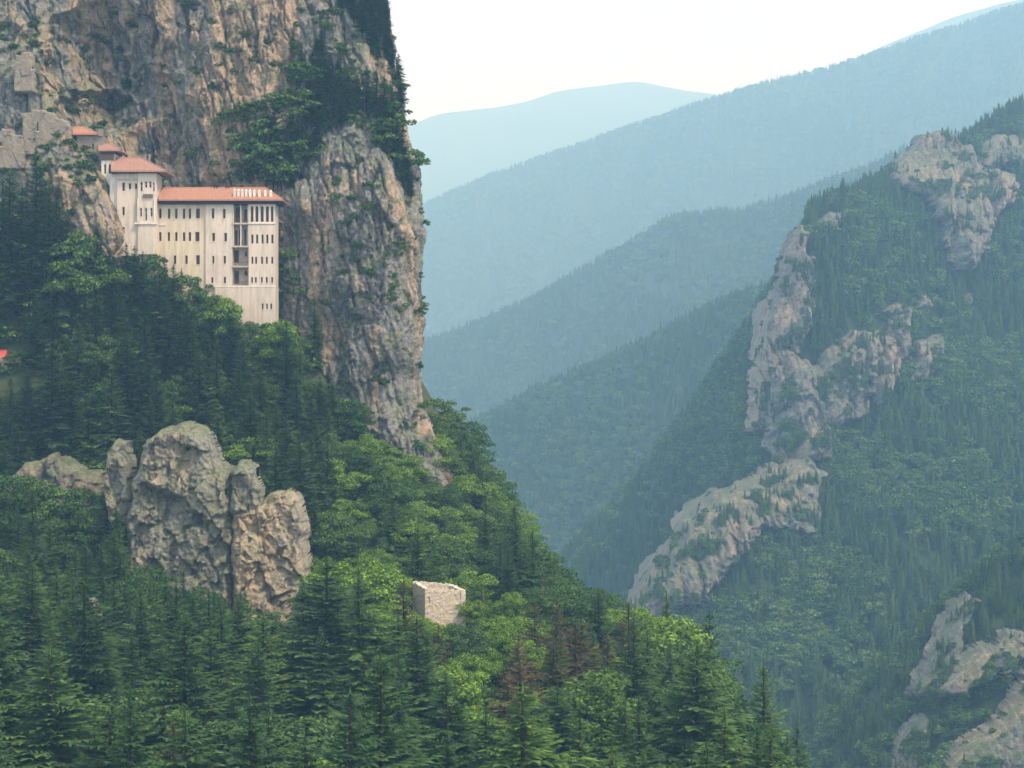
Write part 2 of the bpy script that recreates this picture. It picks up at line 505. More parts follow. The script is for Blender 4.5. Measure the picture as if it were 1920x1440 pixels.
# near hillside
HILL = [(-250, 1900, 150), (300, 1900, 150), (900, 1900, 155), (1400, 1950, 165), (1750, 2000, 180),
        (-50, 1560, 212), (400, 1580, 212), (800, 1590, 215), (1150, 1600, 220), (1420, 1620, 226),
        (-50, 1300, 262), (300, 1310, 268), (600, 1310, 272), (860, 1270, 283), (1080, 1320, 288), (1290, 1390, 290), (1420, 1500, 270),
        (-50, 1130, 306), (200, 1120, 312), (420, 1150, 324), (640, 1150, 322), (820, 1166, 312), (980, 1185, 328), (1140, 1230, 335), (1240, 1270, 325),
        (-50, 900, 348), (150, 900, 346), (320, 880, 352), (560, 950, 350), (760, 1020, 352), (900, 1060, 372), (1020, 1120, 380),
        (-50, 540, 372), (110, 590, 370), (300, 700, 370), (450, 720, 368), (600, 780, 372), (740, 890, 372), (860, 960, 380), (950, 1010, 400),
        (-50, 450, 388), (100, 480, 384), (220, 520, 381), (330, 565, 379), (430, 600, 379), (520, 625, 382), (580, 660, 385), (680, 770, 381),
        (830, 870, 436), (920, 940, 440), (1000, 1180, 520), (1130, 1290, 440), (1300, 1480, 400), (1480, 1650, 340), (1620, 1800, 300), (1800, 2100, 240),
        (900, 1150, 640), (1150, 1500, 560), (1400, 1700, 500), (1700, 1900, 420),
        (-200, 300, 470), (300, 330, 480), (620, 430, 480), (760, 800, 520), (-200, 250, 640), (500, 300, 640)]
hill_ev = tps_fit(*ctrl(HILL), reg=1.0)
hill_o, hill_h = terrain('hillside', M['ground'], hill_ev, -190, 150, 120, 640, 2.0, 1.2, 14.0, 3)

# right mountain with the crags
RM = [(2150, 90, 1560), (2020, 150, 1530), (1900, 222, 1480), (1850, 262, 1450), (1750, 300, 1400), (1690, 325, 1380), (1620, 372, 1340), (1560, 430, 1300),
      (1490, 465, 1260), (1450, 560, 1215), (1420, 680, 1180), (1425, 790, 1150), (1460, 870, 1110), (1350, 950, 1075), (1290, 1010, 1050), (1220, 1120, 1010), (1160, 1230, 980), (1050, 1420, 930),
      (1900, 560, 1230), (1750, 640, 1180), (1600, 760, 1120), (1900, 760, 1110), (1750, 860, 1060), (1560, 900, 1080), (1480, 1020, 1030),
      (1900, 1000, 990), (1700, 1100, 955), (1500, 1150, 965), (1350, 1180, 965), (1350, 1440, 880), (1550, 1440, 875), (1750, 1440, 870), (1950, 1440, 870),
      (1300, 1800, 790), (1600, 1800, 780), (2000, 1800, 780), (2200, 1000, 1000), (2200, 600, 1230), (1100, 1700, 830)]
_xy, _z = ctrl(RM + [(1370, 960, 1225), (1335, 1070, 1170), (1270, 1170, 1140), (1190, 1290, 1110), (1080, 1480, 1050), (1375, 830, 1290), (1410, 700, 1330), (1440, 580, 1370)])
for (u, v, D) in RM[:18]:
    p = P(u, v, D)
    _xy.append((p.x - 70, p.y + 190)); _z.append(p.z - 150)
rm_ev = tps_fit(_xy, _z, reg=2.0)
rm_o, rm_h = terrain('mountainside', M['far_ground'], rm_ev, -10, 620, 760, 1750, 6.0, 9.0, 75.0, 21)

# lower right spur
SP = [(2150, 900, 790), (2000, 980, 780), (1900, 1040, 770), (1850, 1090, 765), (1800, 1180, 750), (1745, 1260, 740), (1700, 1350, 725), (1660, 1460, 705), (1600, 1620, 680),
      (1920, 1240, 700), (1840, 1340, 690), (1780, 1460, 665), (1930, 1420, 650), (1800, 1700, 610), (2050, 1600, 590), (2100, 1250, 690)]
_xy, _z = ctrl(SP)
for (u, v, D) in SP[:9]:
    p = P(u, v, D)
    _xy.append((p.x - 60, p.y + 60)); _z.append(p.z - 75)
sp_ev = tps_fit(_xy, _z, reg=1.0)
sp_o, sp_h = terrain('spur', M['far_ground'], sp_ev, 110, 330, 590, 850, 4.0, 3.0, 25.0, 31)

def ridge(name, crest, length, slope, step_s, step_t, namp, nscale, seed, back=0.35):
    """a mountain with a crest line; the near face falls towards the viewer, the back face away"""
    pts = [P(*c) for c in crest]
    cum = [0]
    for a, b in zip(pts[:-1], pts[1:]): cum.append(cum[-1] + (b - a).length)
    ns = int(cum[-1] / step_s) + 1
    s = np.linspace(0, cum[-1], ns)
    C = np.stack([np.interp(s, cum, [p[k] for p in pts]) for k in range(3)], 1)
    k = max(3, ns // 60) | 1
    ker = np.hanning(k + 2)[1:-1]; ker /= ker.sum()
    for c in range(3):
        C[:, c] = np.convolve(np.pad(C[:, c], k // 2, mode='edge'), ker, 'valid')
    nt_ = int(length * (1 + back) / step_t) + 1
    t = np.linspace(-back * length, length, nt_)
    X = C[:, 0][None] + 0 * t[:, None]
    Y = C[:, 1][None] - t[:, None]
    drop = np.sqrt(t * t + (0.05 * length) ** 2) - 0.05 * length
    Z = C[:, 2][None] - slope * drop[:, None]
    q = np.column_stack([X.ravel() / nscale, Y.ravel() / (nscale * 1.8), np.full(X.size, seed * 0.7)])
    n = ridged(q, seed, 4).reshape(X.shape)
    fade = np.clip(np.abs(t) / (0.25 * length), 0.12, 1)[:, None]
    Z = Z + namp * (n - 0.35) * fade
    V = np.column_stack([X.ravel(), Y.ravel(), Z.ravel()])
    o = link(name, mesh_np(name, V, grid_faces(nt_, ns), True), M['far_ground'])
    tag(o, kind='structure')
    return V.reshape(nt_, ns, 3)

R4 = ridge('valley_ridge', [(640, 960, 2310), (780, 850, 2290), (900, 795, 2260), (1010, 740, 2210), (1200, 655, 2140), (1330, 588, 2100), (1440, 545, 2050), (1560, 480, 2020), (1700, 420, 2010)], 620, 0.66, 12, 12, 55, 150, 5)
R3 = ridge('middle_ridge', [(560, 790, 3790), (700, 700, 3750), (800, 648, 3730), (860, 628, 3680), (1000, 568, 3590), (1130, 490, 3470), (1270, 412, 3370), (1400, 402, 3290), (1480, 378, 3230), (1560, 348, 3170), (1640, 318, 3120), (1780, 250, 3060)], 900, 0.62, 16, 16, 80, 230, 6)
R2 = ridge('far_ridge', [(520, 520, 6930), (700, 425, 6760), (790, 390, 6680), (900, 345, 6590), (1000, 306, 6500), (1180, 246, 6250), (1300, 206, 6080), (1450, 158, 5920), (1600, 116, 5750), (1800, 56, 5580), (1920, 15, 5410), (2080, -40, 5240)], 1300, 0.55, 28, 28, 130, 420, 8)
R1 = ridge('distant_ridge', [(500, 330, 12600), (760, 240, 12600), (840, 212, 12600), (980, 196, 12600), (1060, 170, 12600), (1120, 160, 12600), (1190, 152, 12480), (1250, 164, 12360), (1300, 176, 12000), (1370, 186, 11760), (1450, 165, 11400), (1560, 125, 10920), (1680, 80, 10320), (1800, 32, 9840), (1920, 0, 9480), (2080, -50, 9120)], 4000, 0.5, 80, 80, 260, 1100, 9)

# ------------------------------------------------------------------ the great cliff
EDGE = [(-300, 700), (-100, 718), (0, 727), (60, 738), (130, 749), (190, 757), (230, 764), (300, 782), (380, 791), (440, 800), (520, 792), (600, 796), (700, 789), (760, 794), (830, 824), (900, 856), (1000, 900)]
CL = [(-120, -200, 404), (-120, 0, 396), (-120, 200, 388), (-120, 450, 388), (0, 60, 395), (60, 130, 389), (60, 250, 386), (0, 300, 386), (110, 250, 384),
      (130, 320, 376.5), (170, 360, 374.5), (200, 420, 374), (140, 440, 376), (60, 420, 382), (232, 470, 379),
      (150, 100, 401), (215, 180, 402), (300, 60, 399), (330, 200, 398), (260, 300, 402), (400, 100, 397), (400, 260, 396), (420, 320, 397), (500, 50, 397), (520, 180, 396),
      (490, 330, 395), (555, 300, 391), (560, 450, 389), (545, 560, 388), (600, 400, 385), (650, 270, 388), (700, 330, 384), (650, 500, 381), (720, 500, 379), (700, 650, 376), (620, 620, 383), (760, 700, 376), (780, 820, 373), (830, 900, 372),
      (620, 120, 401), (700, 90, 402), (740, 160, 399), (700, 205, 396), (610, 205, 397), (300, -220, 403), (600, -220, 409), (720, -220, 414),
      (300, 450, 393), (400, 500, 392), (450, 600, 391), (200, 620, 391), (0, 620, 394), (300, 800, 386), (500, 800, 384), (500, 1000, 380), (0, 1000, 390), (880, 1000, 374)]
def build_cliff():
    ev = tps_fit([(c[0], c[1]) for c in CL], [c[2] for c in CL], reg=0.6)
    nr, nc, ns = 560, 400, 44
    v = np.linspace(-240, 960, nr)
    ue = np.interp(v, [e[1 - 1] for e in EDGE], [e[1] for e in EDGE])
    a = np.linspace(0, 1, nc)
    U = -110 + (ue[:, None] + 110) * a[None]
    Vv = np.repeat(v[:, None], nc, 1)
    D = ev(np.column_stack([U.ravel(), Vv.ravel()])).reshape(nr, nc)
    # the cave behind the oldest buildings and the overhang above it
    wob = fbm(np.column_stack([U.ravel() / 38, Vv.ravel() / 30, np.zeros(U.size)]), 17, 3).reshape(U.shape)
    def dent(uc, vc, ru, rv, amt):
        return amt * np.clip(1 - ((U - uc) / ru) ** 2 - ((Vv - vc) / rv) ** 2 + .35 * wob, 0, 1) ** 0.8
    D = D + dent(185, 214, 84, 50, 10) + dent(200, 105, 125, 110, 8.5) + dent(290, 175, 60, 55, 3.5) + dent(335, 215, 60, 40, 2.0)
    # rounded corner at the right
    e = (ue[:, None] - U) / 7.9
    D = D + 9.0 * np.clip(1 - e / 12.0, 0, 1) ** 2.2
    X = (U - 960) / FPX * D; Z = (720 - Vv) / FPX * D
    # the right-hand flank going back into the mountain
    back = np.linspace(0, 1, ns + 1)[1:] ** 1.3 * 110
    Xs = X[:, -1:] * (D[:, -1:] + back[None]) / D[:, -1:] - 0.12 * back[None]
    Ys = D[:, -1:] + back[None]
    Zs = Z[:, -1:] + 0 * back[None]
    X = np.hstack([X, Xs]); Y = np.hstack([D, Ys]); Z = np.hstack([Z, Zs])
    p = np.column_stack([X.ravel(), Y.ravel(), Z.ravel()])
    d = rock_relief(p, 1.0, 101).reshape(X.shape)
    # push along the outward direction: towards the viewer on the face, to the right on the flank
    fac = np.ones(X.shape); fac[:, nc:] = 0.0
    corner = np.clip(np.hstack([1 - e / 10.0, np.ones((nr, ns))]), 0, 1)
    ledge = np.zeros(X.shape)
    Y = Y - d * (1 - 0.6 * corner) * np.where(fac > 0, 1, 0.2)
    X = X + d * corner * 0.55 - 0.5 * corner
    V = np.column_stack([X.ravel(), Y.ravel(), Z.ravel()])
    o = link('cliff', mesh_np('cliff', V, grid_faces(nr, nc + ns)[:, ::-1]), M['cliff'])
    tag(o, 'towering grey and tan rock cliff rising behind the cream monastery', 'cliff')
    G = V.reshape(nr, nc + ns, 3)
    global SCRUB
    dz = G[2:, 1:-1] - G[:-2, 1:-1]; dx = G[1:-1, 2:] - G[1:-1, :-2]
    nn = np.cross(dx, -dz); nn /= np.linalg.norm(nn, axis=2)[..., None] + 1e-9
    fl = nn[..., 2] > 0.45
    pts_ = G[1:-1, 1:-1][fl]
    pts_ = pts_[(pts_[:, 1] < 425)]
    nz_ = fbm(pts_ / 14.0, 7, 2)
    SCRUB = pts_[(nz_ > 0.02) & (np.random.default_rng(4).random(len(pts_)) < .035)]
    def at(u, vv):
        r = int(round(np.clip((vv + 240) / 1200 * (nr - 1), 0, nr - 1)))
        uev = np.interp(vv, [q[0] for q in EDGE], [q[1] for q in EDGE])
        c = int(round(np.clip((u + 110) / (uev + 110), 0, 1) * (nc - 1)))
        return Vector(G[r, c])
    return at
cliff_at = build_cliff()

# ------------------------------------------------------------------ rocks that stand out of the slopes
def ray_depth(hfun, d0, d1, n):
    ds = np.linspace(d0, d1, n)
    def f(u, v):
        out = np.full(len(u), np.nan)
        for d in ds:
            todo = np.isnan(out)
            if not todo.any(): break
            x = (u[todo] - 960) / FPX * d
            hit = hfun(np.column_stack([x, np.full(todo.sum(), d)])) > (720 - v[todo]) / FPX * d
            idx = np.where(todo)[0][hit]
            out[idx] = d
        return out
    return f

ROCK_PTS = {}
ROCK_Y = {}
def rock_patch(name, poly, depth, T, edge, step, scale, seed, mat, lean=0.0, parent=None, rough=1.0, relief=None):
    pu = np.array([p[0] for p in poly], float); pv = np.array([p[1] for p in poly], float)
    uc, vc = pu.mean(), pv.mean()
    if callable(depth):
        cu = np.linspace(pu.min(), pu.max(), 14); cv = np.linspace(pv.min(), pv.max(), 14)
        mu, mv = np.meshgrid(cu, cv)
        dd = depth(mu.ravel(), mv.ravel()).reshape(14, 14)
        ok = ~np.isnan(dd)
        if not ok.any(): dd[:] = 1200
        else:
            for i in range(14):
                for j in range(14):
                    if not ok[i, j]:
                        k = np.argmin(np.where(ok, (np.arange(14)[:, None] - i) ** 2 + (np.arange(14)[None] - j) ** 2, 1e9))
                        dd[i, j] = dd.ravel()[k]
        e_ = np.pad(dd, 1, mode='edge')
        dd = np.min([e_[a:a + 14, b:b + 14] for a in range(3) for b in range(3)], axis=0)
        for _ in range(1):
            e_ = np.pad(dd, 1, mode='edge')
            dd = (e_[1:-1, 1:-1] * 2 + e_[:-2, 1:-1] + e_[2:, 1:-1] + e_[1:-1, :-2] + e_[1:-1, 2:]) / 6
        def Df(u, v):
            i = np.clip((v - pv.min()) / (pv.max() - pv.min()) * 13, 0, 12.999); j = np.clip((u - pu.min()) / (pu.max() - pu.min()) * 13, 0, 12.999)
            i0 = i.astype(int); j0 = j.astype(int); fi = i - i0; fj = j - j0
            return dd[i0, j0] * (1 - fi) * (1 - fj) + dd[i0 + 1, j0] * fi * (1 - fj) + dd[i0, j0 + 1] * (1 - fi) * fj + dd[i0 + 1, j0 + 1] * fi * fj
        D0 = dd.mean()
    else:
        Df = lambda u, v: depth + lean * (vc - v)
        D0 = depth
    ppm = FPX / D0
    st = step * ppm
    us = np.arange(pu.min() - 2 * st, pu.max() + 2 * st, st); vs = np.arange(pv.min() - 2 * st, pv.max() + 2 * st, st)
    U, V = np.meshgrid(us, vs)
    u = U.ravel(); v = V.ravel()
    best = np.full(len(u), 1e9)
    n = len(poly)
    for i in range(n):
        ax, ay = poly[i]; bx, by = poly[(i + 1) % n]
        dx, dy = bx - ax, by - ay
        t = np.clip(((u - ax) * dx + (v - ay) * dy) / (dx * dx + dy * dy + 1e-9), 0, 1)
        best = np.minimum(best, np.hypot(u - ax - t * dx, v - ay - t * dy))
    sdf = np.where(in_poly(u, v, poly), best, -best) / ppm
    q = np.column_stack([u / ppm, np.full(len(u), seed * 3.1), v / ppm])
    amp_ = max(edge, 0.06 * (pu.max() - pu.min()) / ppm)
    sdf = sdf + amp_ * (0.32 if relief else 0.55) * fbm(q / (amp_ * 1.6), seed, 4, 0.55)
    D = Df(u, v) - (0.3 * T if callable(depth) else 0)
    prof = np.clip(sdf / edge, 0, 1) ** 0.32
    rel = (relief or rock_relief)(np.column_stack([u / ppm, np.full(len(u), seed * 7.7), -v / ppm]), scale, seed) * rough
    yf = D - T * prof - rel * np.clip(prof * 1.5, 0, 1)
    yb = D + T * prof
    keep = (sdf > -step * 1.2).reshape(U.shape)
    yf = np.where(sdf <= 0, D + 0.3 * T, yf); yb = np.where(sdf <= 0, D + 0.3 * T, np.maximum(yb, D + 0.3 * T))
    f = grid_faces(*U.shape)
    kk = keep.ravel()[f].all(1)
    f = f[kk]
    def co3(y): return np.column_stack([(u - 960) / FPX * y, y, (720 - v) / FPX * D])
    # keep x and z tied to the rock's own plane so that its relief is real depth
    xf = np.column_stack([(u - 960) / FPX * D, yf, (720 - v) / FPX * D])
    xb = np.column_stack([(u - 960) / FPX * D, yb, (720 - v) / FPX * D])
    N = len(u)
    verts = np.vstack([xf, xb])
    faces = np.vstack([f, f[:, ::-1] + N])
    used = np.unique(faces)
    remap = np.full(2 * N, -1); remap[used] = np.arange(len(used))
    me = mesh_np(name, verts[used], remap[faces])
    ROCK_PTS[name] = ROCK_PTS.get(name, []) + [xf[(sdf > 0.25 * edge)]]
    ROCK_Y[tuple(poly[0])] = (yf[sdf > 0].min(), yb[sdf > 0].max())
    return link(name, me, mat, parent)

crag = empty('rock_crag', P(420, 1150, 324))
tag(crag, 'huge lichen-covered rock crag with a rounded top standing among spruces', 'rock')
D_CR = 324
for nm, poly, T, e, mt, dd in (
    ('rock_tower', [(256, 915), (264, 868), (284, 822), (318, 797), (352, 790), (382, 798), (404, 824), (410, 860), (442, 880), (452, 960), (400, 985), (345, 940), (300, 918)], 8.0, 1.8, 'crag', -0.8),
    ('rock_tower', [(258, 890), (300, 870), (360, 870), (430, 880), (452, 935), (452, 1010), (446, 1150), (385, 1160), (320, 1130), (246, 1095), (244, 1010), (252, 940)], 8.0, 1.8, 'crag', 0.6),
    ('rock_pinnacle', [(436, 885), (450, 864), (468, 862), (482, 876), (490, 912), (497, 946), (496, 962), (440, 965)], 6.5, 1.3, 'crag', -2.0),
    ('rock_buttress', [(438, 945), (495, 938), (513, 921), (545, 918), (564, 936), (575, 975), (579, 1040), (592, 1110), (596, 1215), (540, 1210), (490, 1195), (440, 1150)], 8.0, 1.8, 'crag_tan', -1.2),
    ('rock_shoulder', [(198, 905), (205, 850), (222, 826), (240, 830), (252, 868), (266, 925), (266, 990), (215, 985)], 5.5, 1.6, 'crag', 3)):
    rock_patch(nm, poly, D_CR + dd, T, e, 0.22, 0.85, 200 + int(poly[0][0]), M[mt], 0.012, crag, relief=block_relief)
lf = rock_patch('rocky_bluff', [(10, 905), (55, 868), (108, 848), (150, 872), (196, 888), (208, 960), (212, 1060), (185, 1100), (120, 1070), (95, 1020), (40, 985)], 340, 5, 2.0, 0.26, 0.9, 231, M['crag_brown'], 0.03, relief=block_relief)
tag(lf, 'broken tan rock face among trees left of the lichen-covered crag', 'rock')
sr = rock_patch('boulder', [(144, 1180), (152, 1152), (172, 1122), (190, 1128), (197, 1160), (190, 1190), (160, 1195)], 296, 2.2, 1.6, 0.2, 0.5, 241, M['crag'])
tag(sr, 'small pointed grey rock poking out of spruces at lower left', 'rock')
pb = rock_patch('stone_slab', [(95, 790), (94, 765), (99, 753), (105, 762), (106, 790)], 360, 0.7, 0.5, 0.12, 0.35, 247, M['fort_stone'])
tag(pb, 'narrow pale upright stone among dark spruces on the left slope', 'rock')

rm_ray = ray_depth(rm_h, 820, 1600, 130)
sp_ray = ray_depth(sp_h, 600, 850, 80)
FAR_ROCKS = [
    ('rock_spine', [(1478, 436), (1500, 428), (1522, 432), (1522, 500), (1512, 560), (1530, 612), (1500, 650), (1468, 660), (1472, 760), (1440, 806), (1400, 802), (1400, 720), (1410, 640), (1440, 550), (1462, 470)], rm_ray, 22, 12, 'tall pale rock spine at the left edge of the far wooded mountainside'),
    ('rock_ledge', [(1524, 420), (1545, 402), (1585, 398), (1580, 428), (1540, 445)], rm_ray, 10, 6, 'small pale outcrop at the head of the rock spine'),
    ('rock_spine', [(1462, 655), (1525, 680), (1560, 648), (1600, 622), (1652, 598), (1668, 640), (1642, 705), (1628, 775), (1580, 805), (1552, 862), (1440, 874), (1434, 800)], rm_ray, 20, 11, 'broad grey cliff in the middle of the far mountainside'),
    ('rock_rib', [(1640, 660), (1668, 600), (1708, 578), (1704, 632), (1672, 725), (1640, 780), (1630, 720)], rm_ray, 16, 8, 'leaning rock rib right of the broad grey cliff'),
    ('rock_rib', [(1702, 716), (1718, 645), (1772, 616), (1768, 652), (1732, 718)], rm_ray, 13, 7, 'rightmost slanting rock rib on the far mountainside'),
    ('rock_spine', [(1435, 880), (1510, 842), (1542, 890), (1532, 975), (1490, 990), (1430, 985), (1400, 1030), (1350, 1085), (1310, 1125), (1215, 1150), (1175, 1145), (1195, 1085), (1250, 1025), (1275, 962), (1325, 916)], rm_ray, 20, 11, 'low pinkish rock spine sloping down to the valley bottom'),
    ('rock_crag', [(1676, 306), (1715, 262), (1768, 248), (1820, 272), (1840, 312), (1905, 322), (1908, 352), (1872, 402), (1852, 452), (1812, 505), (1784, 492), (1758, 420), (1738, 372), (1690, 350)], rm_ray, 24, 14, 'large pale crag crowning the far mountain at upper right'),
    ('rock_crag', [(1838, 268), (1860, 256), (1895, 254), (1930, 275), (1930, 316), (1840, 314)], rm_ray, 16, 9, 'blocky crag at the right picture edge beside the crowning crag'),
    ('rock_outcrop', [(1640, 592), (1664, 572), (1690, 566), (1684, 588)], rm_ray, 8, 4, 'small outcrop above the leaning rock rib'),
    ('rock_outcrop', [(1702, 582), (1728, 556), (1756, 552), (1748, 580)], rm_ray, 8, 4, 'small outcrop between two others in the high forest'),
    ('rock_outcrop', [(1790, 575), (1812, 550), (1832, 548), (1826, 572)], rm_ray, 8, 4, 'rightmost small outcrop in the high forest'),
    ('rock_outcrop', [(1735, 1235), (1752, 1185), (1778, 1130), (1812, 1108), (1832, 1125), (1806, 1172), (1796, 1220), (1850, 1200), (1915, 1182), (1918, 1232), (1850, 1266), (1790, 1296), (1700, 1304)], sp_ray, 12, 6, 'mossy rock outcrop on the lower right spur'),
    ('rock_outcrop', [(1660, 1450), (1678, 1385), (1718, 1342), (1742, 1365), (1722, 1450)], sp_ray, 8, 5, 'rounded rock knob at the foot of the lower right spur'),
    ('rock_wall', [(1778, 1450), (1788, 1402), (1858, 1352), (1896, 1276), (1935, 1240), (1940, 1450)], sp_ray, 12, 6, 'grey rock wall in the bottom right corner'),
]
for k, (nm, poly, ray, T, e, lab) in enumerate(FAR_ROCKS):
    near = ray is sp_ray
    tag(rock_patch(nm, poly, ray, T, e, 0.5 if near else 0.8, 1.1 if near else 2.2, 300 + 13 * k, M['far_rock'], rough=1.5), lab, 'rock')

# ------------------------------------------------------------------ monastery buildings
PPM = FPX / 380.0
def fx(u): return (u - 960) / PPM
def fz(v): return (720 - v) / PPM

def wall(name, mat, parent, u0, u1, v0, v1, y, depth, ops):
    """front wall with real openings and reveals, plus returns, as one mesh; ops: (u centre, v top, v bottom, width px, arched)"""
    mb = MB()
    x0, x1, z0, z1 = fx(u0), fx(u1), fz(v1), fz(v0)
    R = []
    for (uc, a, b, w, arch) in ops:
        R.append((fx(uc - w / 2), fx(uc + w / 2), fz(b), fz(a), arch))
    xs = sorted({x0, x1, *[r[0] for r in R], *[r[1] for r in R]})
    zs = sorted({z0, z1, *[r[2] for r in R], *[r[3] for r in R]})
    for i in range(len(xs) - 1):
        for j in range(len(zs) - 1):
            cx, cz = (xs[i] + xs[i + 1]) / 2, (zs[j] + zs[j + 1]) / 2
            if any(r[0] < cx < r[1] and r[2] < cz < r[3] for r in R): continue
            mb.poly([(xs[i], y, zs[j]), (xs[i + 1], y, zs[j]), (xs[i + 1], y, zs[j + 1]), (xs[i], y, zs[j + 1])])
    rv = 0.55
    for (a, b, c, d, arch) in R:
        mb.poly([(a, y, c), (a, y, d), (a, y + rv, d), (a, y + rv, c)])
        mb.poly([(b, y, d), (b, y, c), (b, y + rv, c), (b, y + rv, d)])
        mb.poly([(a, y, d), (b, y, d), (b, y + rv, d), (a, y + rv, d)])
        mb.poly([(b, y, c), (a, y, c), (a, y + rv, c), (b, y + rv, c)])
        if arch:
            r = (b - a) / 2; cx = (a + b) / 2; cz = d - r
            n = 6
            for s in (-1, 1):
                arc = [(cx + s * r * math.cos(t * math.pi / 2 / n), y + 0.003, cz + r * math.sin(t * math.pi / 2 / n)) for t in range(n + 1)]
                corner = (cx + s * r, y + 0.003, d)
                for k in range(n):
                    tri = [corner, arc[k], arc[k + 1]]
                    mb.poly(tri if s < 0 else tri[::-1])
                    q = [arc[k], arc[k + 1], (arc[k + 1][0], y + rv, arc[k + 1][2]), (arc[k][0], y + rv, arc[k][2])]
                    mb.poly(q)
    mb.poly([(x1, y, z0), (x1, y + depth, z0), (x1, y + depth, z1), (x1, y, z1)])
    mb.poly([(x0, y + depth, z0), (x0, y, z0), (x0, y, z1), (x0, y + depth, z1)])
    mb.poly([(x1, y + depth, z0), (x0, y + depth, z0), (x0, y + depth, z1), (x1, y + depth, z1)])
    mb.poly([(x0, y, z1), (x1, y, z1), (x1, y + depth, z1), (x0, y + depth, z1)])
    return mb.build(name, mat, parent)

def window(parent, uc, a, b, w, y, frame='frame', mull=True, sill=True):
    x0, x1, z0, z1 = fx(uc - w / 2), fx(uc + w / 2), fz(b), fz(a)
    t = 0.09; yy = y + 0.34
    mb = MB()
    mb.box(x0, x0 + t, yy, yy + 0.12, z0, z1).box(x1 - t, x1, yy, yy + 0.12, z0, z1)
    mb.box(x0 + t, x1 - t, yy + 0.003, yy + 0.117, z0, z0 + t).box(x0 + t, x1 - t, yy + 0.003, yy + 0.117, z1 - t, z1)
    if mull:
        zm = z0 + (z1 - z0) * 0.62
        mb.box(x0 + t, x1 - t, yy + 0.02, yy + 0.1, zm - 0.035, zm + 0.035)
    f = mb.build('window', M[frame], parent)
    MB().box(x0 + t * 0.5, x1 - t * 0.5, yy + 0.06, yy + 0.09, z0 + t * 0.5, z1 - t * 0.5).build('pane', M['glass'], f)
    if sill:
        MB().box(x0 - 0.12, x1 + 0.12, y - 0.10, y + 0.08, z0 - 0.14, z0 - 0.004).build('sill', M['plaster_white'], f)
    return f

def slab(name, parent, mat, u0, u1, v0, v1, y0, y1):
    return MB().box(fx(u0), fx(u1), y0, y1, fz(v1), fz(v0)).build(name, M[mat], parent)

def hip_roof(parent, mat, u0, u1, ve, y0, y1, ru0, ru1, yr, vr):
    """eave rectangle u0..u1 x y0..y1, ridge ru0..ru1 at yr; tile ribs run down the front slope"""
    ze = (720 - ve) / FPX * y0; zr = (720 - vr) / FPX * yr
    X = lambda u, y: (u - 960) / FPX * y
    a, b = X(u0, y0), X(u1, y0); ra, rb = X(ru0, yr), X(ru1, yr)
    th = 0.22
    mb = MB()
    e = [(a, y0, ze), (b, y0, ze), (b, y1, ze), (a, y1, ze)]
    r = [(ra, yr, zr), (rb, yr, zr)]
    mb.poly([e[0], e[1], r[1], r[0]]).poly([e[1], e[2], r[1]]).poly([e[2], e[3], r[0], r[1]]).poly([e[3], e[0], r[0]])
    d = [(x, y, z - th) for x, y, z in e]
    for k in range(4):
        mb.poly([d[k], d[(k + 1) % 4], e[(k + 1) % 4], e[k]])
    mb.poly([d[3], d[2], d[1], d[0]])
    ro = mb.build('roof', M[mat], parent)
    ribs = MB()
    n = int((b - a) / 0.42)
    for k in range(n + 1):
        x = a + 0.1 + (b - a - 0.2) * k / n
        f = 1.0
        if x < ra: f = (x - a) / max(ra - a, 1e-3)
        if x > rb: f = (b - x) / max(b - rb, 1e-3)
        f = min(1.0, f)
        if f < 0.05: continue
        p = Vector((x, y0 - 0.02, ze + 0.05))
        q = Vector((x, y0 + (yr - y0) * f, ze + (zr - ze) * f + 0.05))
        ribs.tube(p, q, 0.10, 0.10, 5)
    ribs.tube((ra, yr, zr + 0.06), (rb, yr, zr + 0.06), 0.16, 0.16, 6)
    ribs.tube((b, y0, ze + 0.06), (rb, yr, zr + 0.06), 0.14, 0.14, 6)
    ribs.build('tile_rows', M[mat], ro)
    return ro

# --- the long main building
mon = empty('long_monastery_building', (fx(400), 380, fz(600)))
tag(mon, 'long cream plastered monastery building with red tiled roof hanging on the cliff', 'building')
T1, T2, T3, T4 = (391, 410), (435, 452), (479, 495), (520, 531)
opsA = [(u, *T1, 4.6, False) for u in (300.5, 317, 330.5, 345, 356)] + [(371, 391, 409.5, 7.5, False)]
opsA += [(u, *T2, 4.6, True) for u in (268, 282, 300.5, 316.5, 330.5, 345, 356)] + [(370, 435, 452.5, 8, False)]
opsA += [(328, *T3, 4.6, False), (349.5, *T3, 4.6, False), (371, 478.5, 496, 7, False), (370, 519.5, 531.5, 5.5, False), (330, *T4, 4.5, False), (350, *T4, 4.5, False)]
YA, YB, YC, YD = 380.0, 379.6, 381.8, 379.3
wall('wall', M['plaster_yellow'], mon, 262, 386, 381, 610, YA, 6.5, opsA)
opsB = [(400, *T1, 5, False), (421, 392, 410, 4.8, False), (401, 437, 452.5, 5.2, False), (423.5, 437, 453, 5.2, False), (400.5, 480, 494.5, 4, False), (422, 480, 494.5, 4.4, False), (398.5, *T4, 4, False), (422, 519.5, 531.5, 4.2, False)]
wall('wall', M['plaster'], mon, 386, 436, 381, 611, YB, 6.8, opsB)
opsC = [(444.5, 386, 416, 11, True), (458, 390, 414, 5.5, True), (440.5, 430, 459, 5, False), (448.5, 428, 459, 6.5, True), (457.5, 428, 459, 4.5, True), (464, 430, 459, 3.2, True), (441, 468, 492, 9, False), (459, 470, 480, 5, True), (441.5, 507, 531, 9, False), (459, 507, 516, 5.5, True)]
wall('wall', M['bare_stone'], mon, 436, 467, 381, 540, YC, 4.6, opsC)
